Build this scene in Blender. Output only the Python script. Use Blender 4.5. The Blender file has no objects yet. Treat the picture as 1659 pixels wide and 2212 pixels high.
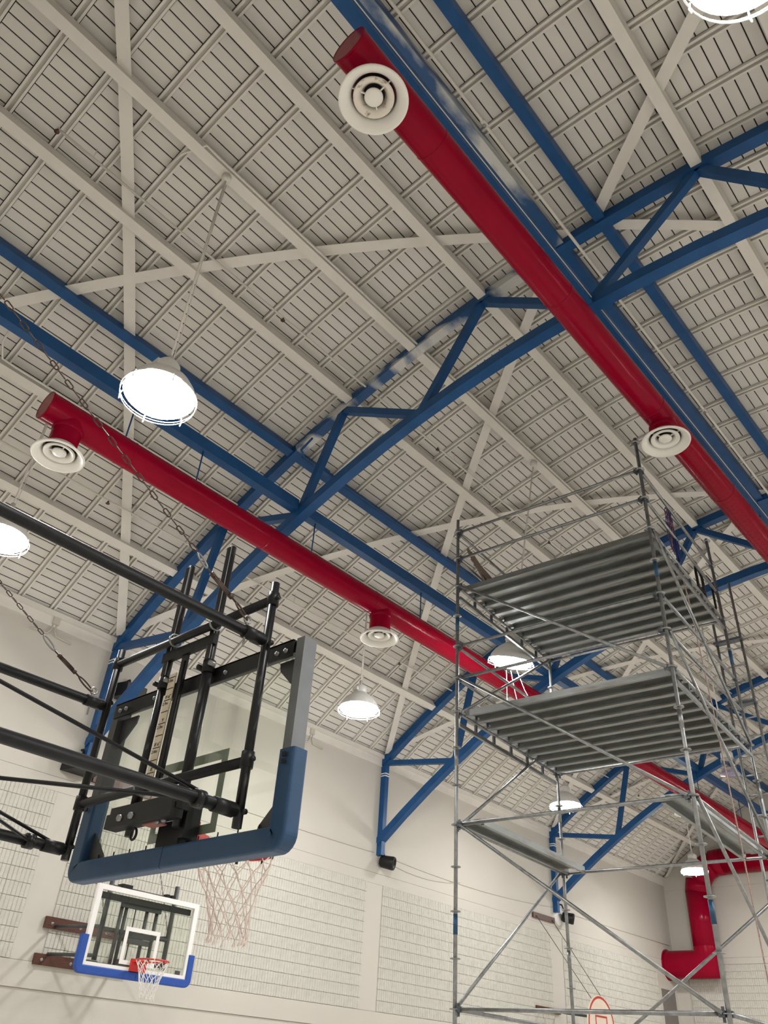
import bpy, math, random
from mathutils import Vector, Matrix
random.seed(7)
scene = bpy.context.scene
COL = scene.collection

# ------------------------------------------------------------------ camera
# all measurements below are metres relative to the camera's eye point:
# x along the hall (away), y towards the long left wall, z up.  EYE lifts it all onto the floor.
EYE = 1.75
FPX = 1707.7
R0 = Vector((0.6574141502, -0.7511523008, 0.0598068236))     # image right
R1 = Vector((0.4695906919, 0.3463281078, -0.8121215573))     # image down
R2 = Vector((0.5893141922, 0.5619849311, 0.5804151273))      # viewing direction
cam = bpy.data.objects.new('camera', bpy.data.cameras.new('camera'))
COL.objects.link(cam)
m = Matrix(((R0.x, -R1.x, -R2.x, 0), (R0.y, -R1.y, -R2.y, 0), (R0.z, -R1.z, -R2.z, EYE), (0, 0, 0, 1)))
cam.matrix_world = m
cam.data.sensor_fit = 'VERTICAL'
cam.data.sensor_height = 36.0
cam.data.lens = FPX / 2212 * 36.0
cam.data.clip_start = 0.05
cam.data.clip_end = 200
scene.camera = cam

# ------------------------------------------------------------------ world, exposure, lamp strengths
w = bpy.data.worlds.new('world'); scene.world = w
w.use_nodes = True
w.node_tree.nodes['Background'].inputs[0].default_value = (0.9, 0.93, 1.0, 1)
w.node_tree.nodes['Background'].inputs[1].default_value = 0.0
scene.view_settings.view_transform = 'Standard'
scene.view_settings.look = 'None'
scene.view_settings.gamma = 1.0
scene.view_settings.use_curve_mapping = False
scene.view_settings.exposure = 0.0
LAMP_COL = (1.0, 0.995, 0.975)
LENS_EMIT = 152.0         # radiance of each lamp's lens bowl

# ------------------------------------------------------------------ materials
MATS = {}
def node(nt, t, **kw):
    n = nt.nodes.new(t)
    for k, v in kw.items(): setattr(n, k, v)
    return n
def mat(name, col, rough=0.6, metal=0.0, var=0.06, scale=8.0, bump=0.0, bscale=60.0, spec=0.5, col2=None, lo=0.45, hi=0.6, stretch=None, emit=0.0, coat=0.0):
    M = bpy.data.materials.new(name); M.use_nodes = True
    nt = M.node_tree; b = nt.nodes['Principled BSDF']
    b.inputs['Roughness'].default_value = rough
    b.inputs['Metallic'].default_value = metal
    b.inputs['Specular IOR Level'].default_value = spec
    if coat: b.inputs['Coat Weight'].default_value = coat; b.inputs['Coat Roughness'].default_value = 0.12
    tc = node(nt, 'ShaderNodeTexCoord')
    src = tc.outputs['Object']
    if stretch:
        mp = node(nt, 'ShaderNodeMapping'); mp.inputs['Scale'].default_value = stretch
        nt.links.new(src, mp.inputs[0]); src = mp.outputs[0]
    nz = node(nt, 'ShaderNodeTexNoise'); nz.inputs['Scale'].default_value = scale; nz.inputs['Detail'].default_value = 5
    nt.links.new(src, nz.inputs['Vector'])
    rp = node(nt, 'ShaderNodeValToRGB')
    if col2 is None:
        a = [max(0, c * (1 - var)) for c in col]; c2 = [min(1, c * (1 + var)) for c in col]
        rp.color_ramp.elements[0].position = 0.3; rp.color_ramp.elements[1].position = 0.7
    else:
        a = col; c2 = col2
        rp.color_ramp.elements[0].position = lo; rp.color_ramp.elements[1].position = hi
    rp.color_ramp.elements[0].color = (*a, 1); rp.color_ramp.elements[1].color = (*c2, 1)
    nt.links.new(nz.outputs[0], rp.inputs[0]); nt.links.new(rp.outputs[0], b.inputs['Base Color'])
    if bump:
        n2 = node(nt, 'ShaderNodeTexNoise'); n2.inputs['Scale'].default_value = bscale; n2.inputs['Detail'].default_value = 4
        nt.links.new(tc.outputs['Object'], n2.inputs['Vector'])
        bp = node(nt, 'ShaderNodeBump'); bp.inputs['Strength'].default_value = bump; bp.inputs['Distance'].default_value = 0.01
        nt.links.new(n2.outputs[0], bp.inputs['Height']); nt.links.new(bp.outputs[0], b.inputs['Normal'])
    if emit:
        b.inputs['Emission Color'].default_value = (*LAMP_COL, 1); b.inputs['Emission Strength'].default_value = emit
    MATS[name] = M
    return M
mat('deck', (0.665, 0.64, 0.595), 0.75, var=0.05, scale=1.2)
mat('void', (0.006, 0.006, 0.007), 0.9)
mat('steel_cream', (0.71, 0.68, 0.625), 0.5, var=0.04, scale=3)
mat('blue', (0.009, 0.068, 0.200), 0.42, var=0.12, scale=4, spec=0.3)
mat('blue_spray', (0.009, 0.068, 0.200), 0.45, col2=(0.58, 0.58, 0.56), scale=1.6, lo=0.47, hi=0.6, stretch=(0.45, 0.9, 2.0))
mat('wall', (0.53, 0.50, 0.445), 0.7, var=0.025, scale=0.9, bump=0.12, bscale=30)
mat('block', (0.53, 0.51, 0.455), 0.8, var=0.05, scale=6, bump=0.9, bscale=45)
mat('floor', (0.66, 0.63, 0.58), 0.35, var=0.12, scale=2, stretch=(0.4, 6, 1))
mat('black', (0.009, 0.009, 0.010), 0.45, var=0.3, scale=20, spec=0.28)
mat('black_worn', (0.010, 0.010, 0.011), 0.35, col2=(0.11, 0.105, 0.10), scale=9, lo=0.60, hi=0.78, stretch=(3, 3, 1), spec=0.3)
mat('dark_grey', (0.045, 0.047, 0.05), 0.5, var=0.1)
mat('grey_metal', (0.17, 0.18, 0.19), 0.42, metal=0.4, var=0.1)
mat('galv', (0.26, 0.265, 0.265), 0.38, metal=0.75, var=0.22, scale=14)
mat('galv_deck', (0.24, 0.25, 0.245), 0.36, metal=0.8, col2=(0.13, 0.12, 0.10), scale=2.2, lo=0.48, hi=0.78, stretch=(1, 4, 4))
mat('galv_dark', (0.10, 0.11, 0.125), 0.5, metal=0.6, var=0.25, scale=20)
mat('tube_blue', (0.02, 0.07, 0.14), 0.45, metal=0.3, var=0.2)
mat('pad_blue', (0.010, 0.052, 0.125), 0.5, var=0.08, scale=15, bump=0.1, bscale=250)
mat('pad_royal', (0.012, 0.065, 0.33), 0.5, var=0.06)
mat('white', (0.80, 0.78, 0.76), 0.5, var=0.02)
mat('diffuser', (0.74, 0.715, 0.66), 0.35, var=0.02, scale=3)
mat('diffuser_dirty', (0.70, 0.64, 0.56), 0.5, col2=(0.20, 0.13, 0.08), scale=16, lo=0.58, hi=0.74)
mat('rim_red', (0.55, 0.025, 0.02), 0.35, var=0.1)
mat('net_pink', (0.70, 0.58, 0.52), 0.9, var=0.1)
mat('net_white', (0.78, 0.75, 0.72), 0.9, var=0.05)
mat('wood_brown', (0.078, 0.026, 0.015), 0.45, var=0.3, scale=5, stretch=(1, 8, 14))
mat('wood_old', (0.20, 0.15, 0.11), 0.8, var=0.3, scale=5, stretch=(2, 2, 14))
mat('rust_chain', (0.075, 0.05, 0.042), 0.5, metal=0.6, var=0.4, scale=30)
mat('chain_grey', (0.13, 0.12, 0.115), 0.4, metal=0.7, var=0.3, scale=30)
mat('rope_purple', (0.16, 0.075, 0.13), 0.9, var=0.4, scale=40)
mat('rope_blue', (0.02, 0.04, 0.16), 0.9, var=0.3, scale=40)
mat('rope_tan', (0.36, 0.26, 0.23), 0.9, var=0.35, scale=60)
mat('ruler', (0.62, 0.55, 0.42), 0.6, var=0.12, scale=12)
mat('sign_cream', (0.72, 0.60, 0.50), 0.55, var=0.03)
mat('stripe_red', (0.45, 0.03, 0.02), 0.5, var=0.05)
mat('reflector', (0.62, 0.61, 0.58), 0.3, var=0.04)
mat('lens_on', (0.9, 0.9, 0.88), 0.4, emit=LENS_EMIT)
mat('lens_off', (0.62, 0.52, 0.50), 0.15, col2=(0.20, 0.19, 0.30), scale=2.5, lo=0.4, hi=0.6)
mat('wire_white', (0.8, 0.8, 0.78), 0.4)
mat('louvre', (0.17, 0.155, 0.14), 0.6)
mat('zip_grey', (0.28, 0.28, 0.27), 0.4, metal=0.5)
mat('label_red', (0.35, 0.14, 0.12), 0.6)
# painted square markings on the glass, seen from behind
mat('glass_paint_back', (0.30, 0.33, 0.29), 0.5, var=0.05)
# spiral red duct: fine relief only
def duct_mat(name, col, seams):
    M = mat(name, col, 0.20, var=0.06, scale=2.5, spec=0.09)
    nt = M.node_tree; b = nt.nodes['Principled BSDF']
    tc = node(nt, 'ShaderNodeTexCoord')
    n2 = node(nt, 'ShaderNodeTexNoise'); n2.inputs['Scale'].default_value = 5.0; n2.inputs['Detail'].default_value = 3
    nt.links.new(tc.outputs['Object'], n2.inputs['Vector'])
    bp = node(nt, 'ShaderNodeBump'); bp.inputs['Strength'].default_value = 0.25; bp.inputs['Distance'].default_value = 0.02
    nt.links.new(n2.outputs[0], bp.inputs['Height']); last = bp
    if seams:
        wv = node(nt, 'ShaderNodeTexWave'); wv.bands_direction = 'X'; wv.wave_profile = 'SAW'
        wv.inputs['Scale'].default_value = seams; wv.inputs['Distortion'].default_value = 0.0
        nt.links.new(tc.outputs['Object'], wv.inputs['Vector'])
        b2 = node(nt, 'ShaderNodeBump'); b2.inputs['Strength'].default_value = 0.35; b2.inputs['Distance'].default_value = 0.01
        nt.links.new(wv.outputs[1], b2.inputs['Height']); nt.links.new(bp.outputs[0], b2.inputs['Normal']); last = b2
    nt.links.new(last.outputs[0], b.inputs['Normal'])
    return M
duct_mat('duct_red', (0.245, 0.0014, 0.018), 0)
duct_mat('duct_red_spiral', (0.255, 0.0015, 0.016), 2.2)
def glass_mat(name, tint, gl):
    M = bpy.data.materials.new(name); M.use_nodes = True; nt = M.node_tree
    nt.nodes.remove(nt.nodes['Principled BSDF'])
    out = nt.nodes['Material Output']
    tr = node(nt, 'ShaderNodeBsdfTransparent'); tr.inputs[0].default_value = (*tint, 1)
    g = node(nt, 'ShaderNodeBsdfGlossy'); g.inputs['Roughness'].default_value = 0.02
    fr = node(nt, 'ShaderNodeLayerWeight'); fr.inputs[0].default_value = 0.5
    pw = node(nt, 'ShaderNodeMath', operation='POWER'); pw.inputs[1].default_value = 4.0
    mx = node(nt, 'ShaderNodeMixShader'); ml = node(nt, 'ShaderNodeMath', operation='MULTIPLY_ADD'); ml.inputs[1].default_value = .6 * gl; ml.inputs[2].default_value = .035 * gl
    nt.links.new(fr.outputs['Facing'], pw.inputs[0]); nt.links.new(pw.outputs[0], ml.inputs[0]); nt.links.new(ml.outputs[0], mx.inputs[0])
    nt.links.new(tr.outputs[0], mx.inputs[1]); nt.links.new(g.outputs[0], mx.inputs[2])
    nt.links.new(mx.outputs[0], out.inputs[0]); MATS[name] = M
glass_mat('glass', (0.955, 0.975, 0.945), 1.0)
glass_mat('prismatic', (0.90, 0.89, 0.86), 2.5)
# faint coursing of the painted smooth masonry: fine relief
def masonry_relief():
    M = MATS['wall']; nt = M.node_tree; b = nt.nodes['Principled BSDF']
    tc = node(nt, 'ShaderNodeTexCoord'); mp = node(nt, 'ShaderNodeMapping'); mp.inputs['Rotation'].default_value = (math.radians(90), 0, 0)
    nt.links.new(tc.outputs['Object'], mp.inputs[0])
    br = node(nt, 'ShaderNodeTexBrick'); br.inputs['Scale'].default_value = 1.0
    br.inputs['Brick Width'].default_value = 0.4064; br.inputs['Row Height'].default_value = 0.2032; br.inputs['Mortar Size'].default_value = 0.004
    br.inputs['Color1'].default_value = (1, 1, 1, 1); br.inputs['Color2'].default_value = (1, 1, 1, 1); br.inputs['Mortar'].default_value = (0, 0, 0, 1)
    nt.links.new(mp.outputs[0], br.inputs['Vector'])
    bp = node(nt, 'ShaderNodeBump'); bp.inputs['Strength'].default_value = 0.10; bp.inputs['Distance'].default_value = 0.004
    nt.links.new(br.outputs[0], bp.inputs['Height'])
    old = b.inputs['Normal'].links[0].from_socket
    nt.links.new(old, bp.inputs['Normal']); nt.links.new(bp.outputs[0], b.inputs['Normal'])
masonry_relief()

# ------------------------------------------------------------------ mesh helpers
V = Vector
ORIGIN = {}          # object name -> origin (relative frame)
def _frame(t, up=None):
    t = t.normalized()
    ref = V(up) if up is not None else (V((0, 0, 1)) if abs(t.z) < 0.9 else V((1, 0, 0)))
    a = ref.cross(t)
    if a.length < 1e-6: a = V((0, 1, 0)).cross(t)
    a.normalize(); return a, t.cross(a).normalized()
class MB:
    def __init__(s): s.v = []; s.f = []; s.sm = []
    def quad(s, pts, smooth=False):
        n = len(s.v); s.v += [V(p) for p in pts]; s.f.append(tuple(range(n, n + len(pts)))); s.sm.append(smooth); return s
    def box(s, x0, x1, y0, y1, z0, z1):
        n = len(s.v)
        s.v += [V((x, y, z)) for z in (z0, z1) for y in (y0, y1) for x in (x0, x1)]
        for q in ((0, 2, 3, 1), (4, 5, 7, 6), (0, 1, 5, 4), (2, 6, 7, 3), (0, 4, 6, 2), (1, 3, 7, 5)):
            s.f.append(tuple(n + i for i in q)); s.sm.append(False)
        return s
    def bar(s, a, b, wd, ht, up=(0, 0, 1)):
        a = V(a); b = V(b); A, B = _frame(b - a, up); n = len(s.v)
        for p in (a, b):
            for i, j in ((-1, -1), (1, -1), (1, 1), (-1, 1)): s.v.append(p + A * (i * wd / 2) + B * (j * ht / 2))
        for q in ((0, 1, 5, 4), (1, 2, 6, 5), (2, 3, 7, 6), (3, 0, 4, 7), (3, 2, 1, 0), (4, 5, 6, 7)):
            s.f.append(tuple(n + i for i in q)); s.sm.append(False)
        return s
    def sweep(s, path, prof, closed_prof=True, smooth=False, up=None, caps=True, closed=False):
        path = [V(p) for p in path]; N = len(path); K = len(prof); n = len(s.v)
        prevA = None
        for i, p in enumerate(path):
            if closed: t = path[(i + 1) % N] - path[i - 1]
            elif i == 0: t = path[1] - p
            elif i == N - 1: t = p - path[i - 1]
            else: t = (path[i + 1] - p).normalized() + (p - path[i - 1]).normalized()
            t.normalize()
            if up is not None or prevA is None: A, B = _frame(t, up)
            else:
                A = prevA - t * prevA.dot(t); A.normalize(); B = t.cross(A)
            prevA = A
            k = 1.0
            if not closed and 0 < i < N - 1:
                c = t.dot((p - path[i - 1]).normalized()); k = 1.0 / max(0.5, c)
            for (u, w_) in prof: s.v.append(p + A * u + B * w_)
        M_ = N if closed else N - 1
        for i in range(M_):
            j = (i + 1) % N
            for q in range(K if closed_prof else K - 1):
                r = (q + 1) % K
                s.f.append((n + i * K + q, n + i * K + r, n + j * K + r, n + j * K + q)); s.sm.append(smooth)
        if caps and not closed and closed_prof:
            s.f.append(tuple(n + q for q in reversed(range(K)))); s.sm.append(False)
            s.f.append(tuple(n + (N - 1) * K + q for q in range(K))); s.sm.append(False)
        return s
    def tube(s, path, r, seg=8, caps=True, closed=False):
        return s.sweep(path, [(r * math.cos(2 * math.pi * i / seg), r * math.sin(2 * math.pi * i / seg)) for i in range(seg)], smooth=True, caps=caps, closed=closed)
    def lathe(s, c, axis, prof, seg=24, smooth=True):
        c = V(c); ax = V(axis).normalized(); A, B = _frame(ax); n = len(s.v); K = len(prof)
        for i in range(seg):
            d = A * math.cos(2 * math.pi * i / seg) + B * math.sin(2 * math.pi * i / seg)
            for (r, h) in prof: s.v.append(c + ax * h + d * r)
        for i in range(seg):
            j = (i + 1) % seg
            for q in range(K - 1):
                s.f.append((n + i * K + q, n + j * K + q, n + j * K + q + 1, n + i * K + q + 1)); s.sm.append(smooth)
        return s
    def disc(s, c, axis, r, seg=24):
        c = V(c); ax = V(axis).normalized(); A, B = _frame(ax)
        return s.quad([c + (A * math.cos(2 * math.pi * i / seg) + B * math.sin(2 * math.pi * i / seg)) * r for i in range(seg)])
    def prism(s, pts, ext):
        ext = V(ext); n = len(s.v); K = len(pts); s.v += [V(p) for p in pts] + [V(p) + ext for p in pts]
        s.f.append(tuple(n + i for i in reversed(range(K)))); s.sm.append(False)
        s.f.append(tuple(n + K + i for i in range(K))); s.sm.append(False)
        for i in range(K):
            j = (i + 1) % K; s.f.append((n + i, n + j, n + K + j, n + K + i)); s.sm.append(False)
        return s
    def mesh(s, name, material, origin=V((0, 0, 0))):
        me = bpy.data.meshes.new(name)
        me.from_pydata([tuple(v - origin) for v in s.v], [], s.f)
        me.polygons.foreach_set('use_smooth', s.sm)
        me.materials.append(MATS[material]); me.update()
        return me
    def build(s, name, material, parent=None, label=None):
        if parent is None:
            xs = [v.x for v in s.v]; ys = [v.y for v in s.v]; zs = [v.z for v in s.v]
            o_ = V(((min(xs) + max(xs)) / 2, (min(ys) + max(ys)) / 2, min(zs)))
        else: o_ = ORIGIN[parent.name]
        ob = bpy.data.objects.new(name, s.mesh(name, material, o_)); COL.objects.link(ob)
        if parent is None: ob.location = o_ + V((0, 0, EYE))
        else: ob.parent = parent
        ORIGIN[ob.name] = o_
        if label: ob['label'] = label
        return ob
def tag(o, label, cat, group=None):
    o['label'] = label; o['category'] = cat
    if group: o['group'] = group
    return o
def thing(name, loc, label, cat, group=None):
    o = bpy.data.objects.new(name, None); COL.objects.link(o); o.empty_display_size = 0.1
    o.location = V(loc) + V((0, 0, EYE)); ORIGIN[o.name] = V(loc)
    return tag(o, label, cat, group)
def struct(o): o['kind'] = 'structure'; return o
def piece(name, me, parent, loc, rot=None):
    """one shared-mesh piece under parent; loc in the relative frame"""
    o = bpy.data.objects.new(name, me); COL.objects.link(o); o.parent = parent
    o.location = V(loc) - ORIGIN[parent.name]
    if rot: o.rotation_euler = rot
    return o
def copy_tree(o, loc, label, group=None):
    def rec(a, par):
        c = a.copy(); COL.objects.link(c); c.parent = par
        for ch in [x for x in a.children]: rec(ch, c)
        return c
    c = rec(o, None); c.location = V(loc) + V((0, 0, EYE)); c['label'] = label
    ORIGIN[c.name] = V(loc)
    if group: c['group'] = group
    return c
def pixel(P):
    c = V(P); d = c.dot(R2)
    if d < 0.1: return None
    return (FPX * c.dot(R0) / d + 829.5, FPX * c.dot(R1) / d + 1106, d)
def infrm(P, mg=30):
    q = pixel(P); return q is not None and -mg < q[0] < 1659 + mg and -mg < q[1] < 2212 + mg

# ------------------------------------------------------------------ the hall's dimensions
WL = 13.17                       # long left wall
RIDGE = 2.90
WR = 2 * RIDGE - WL              # right wall
X_NEAR, X_END = -1.02, 29.85
TRUSS_X = (6.72, 14.45, 22.17)
BAYS = ((X_NEAR, 6.72), (6.72, 14.45), (14.45, 22.17), (22.17, X_END))
FLOOR = -EYE
def zc(y):                       # underside of the arched top chord
    d = y - 2.7; return 9.9583 - 0.0329366 * d * d - 1.30838e-5 * d ** 4
def zb(y):                       # underside of the arched bottom chord
    d = y - 2.7; return 8.4282 - 0.0373128 * d * d
def slope(y, h=0.02): return (zc(y + h) - zc(y - h)) / (2 * h)
DECK = 0.30                      # deck soffit above the chord's underside
def ys(a, b, n): return [a + (b - a) * i / n for i in range(n + 1)]

# ------------------------------------------------------------------ floor and walls
fl = struct(MB().box(X_NEAR - .3, X_END + .3, WR - .3, WL + .3, FLOOR - .2, FLOOR).build('floor', 'floor'))
fl['label'] = 'varnished timber gymnasium floor'

# left wall: painted masonry bands, pilasters, and ribbed split-face panels between them
wl = MB().box(X_NEAR - .3, X_END + .3, WL + .03, WL + .33, FLOOR, 6.62).build('wall_left', 'wall'); struct(wl)
Z_LEDGE, Z_TOP, COURSE = 1.11, 3.55, 0.2033
def band(par, x0, x1, z0, z1, proud=0.0, name='masonry_band'): return MB().box(x0, x1, WL - proud, WL + .031, z0, z1).build(name, 'wall', par)
band(wl, X_NEAR, X_END, FLOOR, 0.752)
band(wl, X_NEAR, X_END, 0.757, Z_LEDGE - .005, 0.02)
band(wl, X_NEAR, X_END, Z_TOP + .004, 3.776)
band(wl, X_NEAR, X_END, 3.781, 6.60)
PANELS = ((X_NEAR + .05, 6.41), (6.92, 14.13), (14.68, 21.85), (22.49, 28.45))
PIL = ((6.41, 6.92), (14.13, 14.68), (21.85, 22.49), (28.45, X_END))
for a, b in PIL: band(wl, a, b, Z_LEDGE, Z_TOP, 0.004, 'pilaster')
def rib_block(seed):
    """split-face block: six rough ribs with sloping flanks on a solid face"""
    rnd = random.Random(seed); mb = MB(); L, H = 0.4064, COURSE - .007; p = L / 6; B = -.011
    zs = [-H / 2, -H / 6, H / 6, H / 2]
    for i in range(6):
        x0 = -L / 2 + i * p; n = len(mb.v)
        for xx, fr in ((x0 + .001, 0), (x0 + .010, 1), (x0 + p - .010, 1), (x0 + p - .001, 0)):
            for zz in zs: mb.v.append(V((xx, B - fr * (.011 + rnd.uniform(-.005, .005)), zz)))
        for c in range(3):
            for k in range(3): mb.f.append((n + c * 4 + k, n + c * 4 + 4 + k, n + c * 4 + 5 + k, n + c * 4 + 1 + k)); mb.sm.append(False)
        for k, fl in ((0, 1), (3, -1)):
            q = (n + k, n + 12 + k, n + 8 + k, n + 4 + k)
            mb.f.append(q if fl > 0 else q[::-1]); mb.sm.append(False)
    x0, x1, h = -L / 2, L / 2, H / 2
    mb.quad([(x0, B, -h), (x1, B, -h), (x1, B, h), (x0, B, h)])
    mb.quad([(x0, B, h), (x1, B, h), (x1, .02, h), (x0, .02, h)]); mb.quad([(x0, .02, -h), (x1, .02, -h), (x1, B, -h), (x0, B, -h)])
    return mb
BLK = [rib_block(i) for i in range(4)]
BLK_ME = [b.mesh('ribbed_block', 'block') for b in BLK]
def lay_panel(cells, parent, limit, rotz=0.0):
    vis = sorted(cells, key=lambda c: c.length + (0 if infrm(c, 0) else 1000))
    for i, c in enumerate(vis[:limit]): piece('ribbed_block', BLK_ME[i % 4], parent, c, (0, 0, rotz))
    rest = vis[limit:]
    if rest:
        mb = MB(); ca, sa = math.cos(rotz), math.sin(rotz)
        for i, c in enumerate(rest):
            b = BLK[i % 4]; n = len(mb.v)
            mb.v += [V((v.x * ca - v.y * sa, v.x * sa + v.y * ca, v.z)) + c for v in b.v]
            mb.f += [tuple(n + q for q in f) for f in b.f]; mb.sm += b.sm
        o = mb.build('ribbed_block_field', 'block', parent); o['kind'] = 'stuff'
for a, b in PANELS: MB().box(a, b, WL - .001, WL + .031, Z_LEDGE, Z_TOP).build('mortar_bed', 'wall', wl)
cells = []
for a, b in PANELS:
    n = int(round((b - a) / 0.4064)); L = (b - a) / n
    for r in range(12):
        for i in range(n): cells.append(V((a + L * (i + .5), WL, Z_LEDGE + COURSE * (r + .5))))
lay_panel(cells, wl, 300)

# far end wall (gable follows the arch)
ylist = ys(WR - .3, WL + .3, 40)
gm = MB().prism([(X_END + .02, WR - .3, FLOOR)] + [(X_END + .02, y, zc(y) + .8) for y in ylist] + [(X_END + .02, WL + .3, FLOOR)], (.3, 0, 0))
we = struct(gm.build('wall_end', 'wall'))
def eband(y0, y1, z0, z1, proud=0.0): return MB().box(X_END - proud, X_END + .021, y0, y1, z0, z1).build('masonry_band', 'wall', we)
eband(WR, WL, FLOOR, 0.755); eband(WR, WL, .76, Z_LEDGE - .004, .02); eband(WR, WL, 3.70, 3.885); eband(WR, WL, 3.89, 6.04); eband(WR, WL, 6.045, 6.5)
eband(12.75, WL, Z_LEDGE, 3.695, .004)
MB().box(X_END - .001, X_END + .021, WR, 12.7, 1.25, 3.69).build('mortar_bed', 'wall', we)
cells = []
n = int((12.7 - WR) / .4064)
for r in range(12):
    for i in range(n): cells.append(V((X_END, 12.7 - .4064 * (i + .5), 1.25 + COURSE * (r + .5))))
lay_panel(cells, we, 300, rotz=-math.pi / 2)
# right and near walls
wr_ = struct(MB().box(X_NEAR - .3, X_END + .3, WR - .3, WR, FLOOR, 6.9).build('wall_right', 'wall'))
gm = MB().prism([(X_NEAR - .3, WR - .3, FLOOR)] + [(X_NEAR - .3, y, zc(y) + .8) for y in ylist] + [(X_NEAR - .3, WL + .3, FLOOR)], (.3, 0, 0))
wn = struct(gm.build('wall_near', 'wall'))

# ------------------------------------------------------------------ ceiling: acoustic deck strips on sub-purlins, curved
PITCH_X, PITCH_S = 0.6145, 0.1524
X_SUB0 = 3.445 - 7 * PITCH_X
NSUB = int((X_END - X_SUB0) / PITCH_X) + 1
prof_y = ys(WL + .05, WR - .05, 120)
arc = [0.0]
for i in range(120):
    a, b = prof_y[i], prof_y[i + 1]; arc.append(arc[-1] + math.hypot(b - a, zc(b) - zc(a)))
def at_arc(sv):
    import bisect
    i = min(119, max(0, bisect.bisect_left(arc, sv) - 1)); t = (sv - arc[i]) / (arc[i + 1] - arc[i])
    return prof_y[i] + (prof_y[i + 1] - prof_y[i]) * t
mb = MB()
pts = [(y, zc(y) + DECK + .013) for y in prof_y]
for i in range(120):
    (ya, za), (yb, zb_) = pts[i], pts[i + 1]
    mb.quad([(X_NEAR - .3, ya, za), (X_NEAR - .3, yb, zb_), (X_END + .3, yb, zb_), (X_END + .3, ya, za)])
    mb.quad([(X_NEAR - .3, yb, zb_ + .12), (X_NEAR - .3, ya, za + .12), (X_END + .3, ya, za + .12), (X_END + .3, yb, zb_ + .12)])
ceil = struct(mb.build('ceiling', 'void'))
LP = PITCH_X - .118
def panel_mesh():
    mb = MB(); h = (PITCH_S - .0145) / 2; e = .006
    x0, x1 = -LP / 2, LP / 2
    mb.quad([(x0, -h + e, 0), (x0, h - e, 0), (x1, h - e, 0), (x1, -h + e, 0)])
    mb.quad([(x0, -h, .006), (x0, -h + e, 0), (x1, -h + e, 0), (x1, -h, .006)])
    mb.quad([(x0, h - e, 0), (x0, h, .006), (x1, h, .006), (x1, h - e, 0)])
    mb.quad([(x0, -h, .013), (x0, -h, .006), (x1, -h, .006), (x1, -h, .013)])
    mb.quad([(x0, h, .006), (x0, h, .013), (x1, h, .013), (x1, h, .006)])
    return mb
PM = panel_mesh(); PM_ME = PM.mesh('deck_panel', 'deck')
cells = []
nstrip = int(arc[-1] / PITCH_S)
for j in range(nstrip):
    y = at_arc((j + .5) * PITCH_S); ang = math.atan(slope(y))
    for k in range(-1, NSUB):
        x = X_SUB0 + PITCH_X * (k + .5)
        if x < X_NEAR or x > X_END: continue
        c = V((x, y, zc(y) + DECK))
        cells.append((c.length + (0 if infrm(c, 0) else 1000), c, ang))
cells.sort(key=lambda c: c[0])
for _, c, ang in cells[:300]: piece('deck_panel', PM_ME, ceil, c, (ang, 0, 0))
mb = MB()
for _, c, ang in cells[300:]:
    n = len(mb.v); ca, sa = math.cos(ang), math.sin(ang)
    mb.v += [V((v.x, v.y * ca - v.z * sa, v.y * sa + v.z * ca)) + c for v in PM.v]
    mb.f += [tuple(n + q for q in f) for f in PM.f]; mb.sm += PM.sm
o = mb.build('deck_panel_field', 'deck', ceil); o['kind'] = 'stuff'
# sub-purlins
sp_prof = [(-.05, .03), (-.05, -.06), (-.021, -.06), (-.021, -.002), (.021, -.002), (.021, -.06), (.05, -.06), (.05, .03)]
spy = ys(WR - .02, WL + .02, 48)
sub0 = None
for k in range(NSUB):
    x = X_SUB0 + PITCH_X * k
    if x < X_NEAR + .05 or x > X_END - .05: continue
    if sub0 is None:
        mb = MB(); mb.sweep([(0, y, zc(y) + DECK) for y in spy], [(a, b + .01) for a, b in sp_prof], up=(0, 0, 1))
        sub0 = mb.mesh('sub_purlin', 'steel_cream')
    piece('sub_purlin', sub0, ceil, (x, 0, 0))
# eave angle on the wall head
tr = MB().box(X_NEAR, X_END, WL - .10, WL + .02, 6.38, 6.47).box(X_NEAR, X_END, WL - .03, WL + .02, 6.20, 6.38).build('trim_1', 'steel_cream'); struct(tr)

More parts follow.
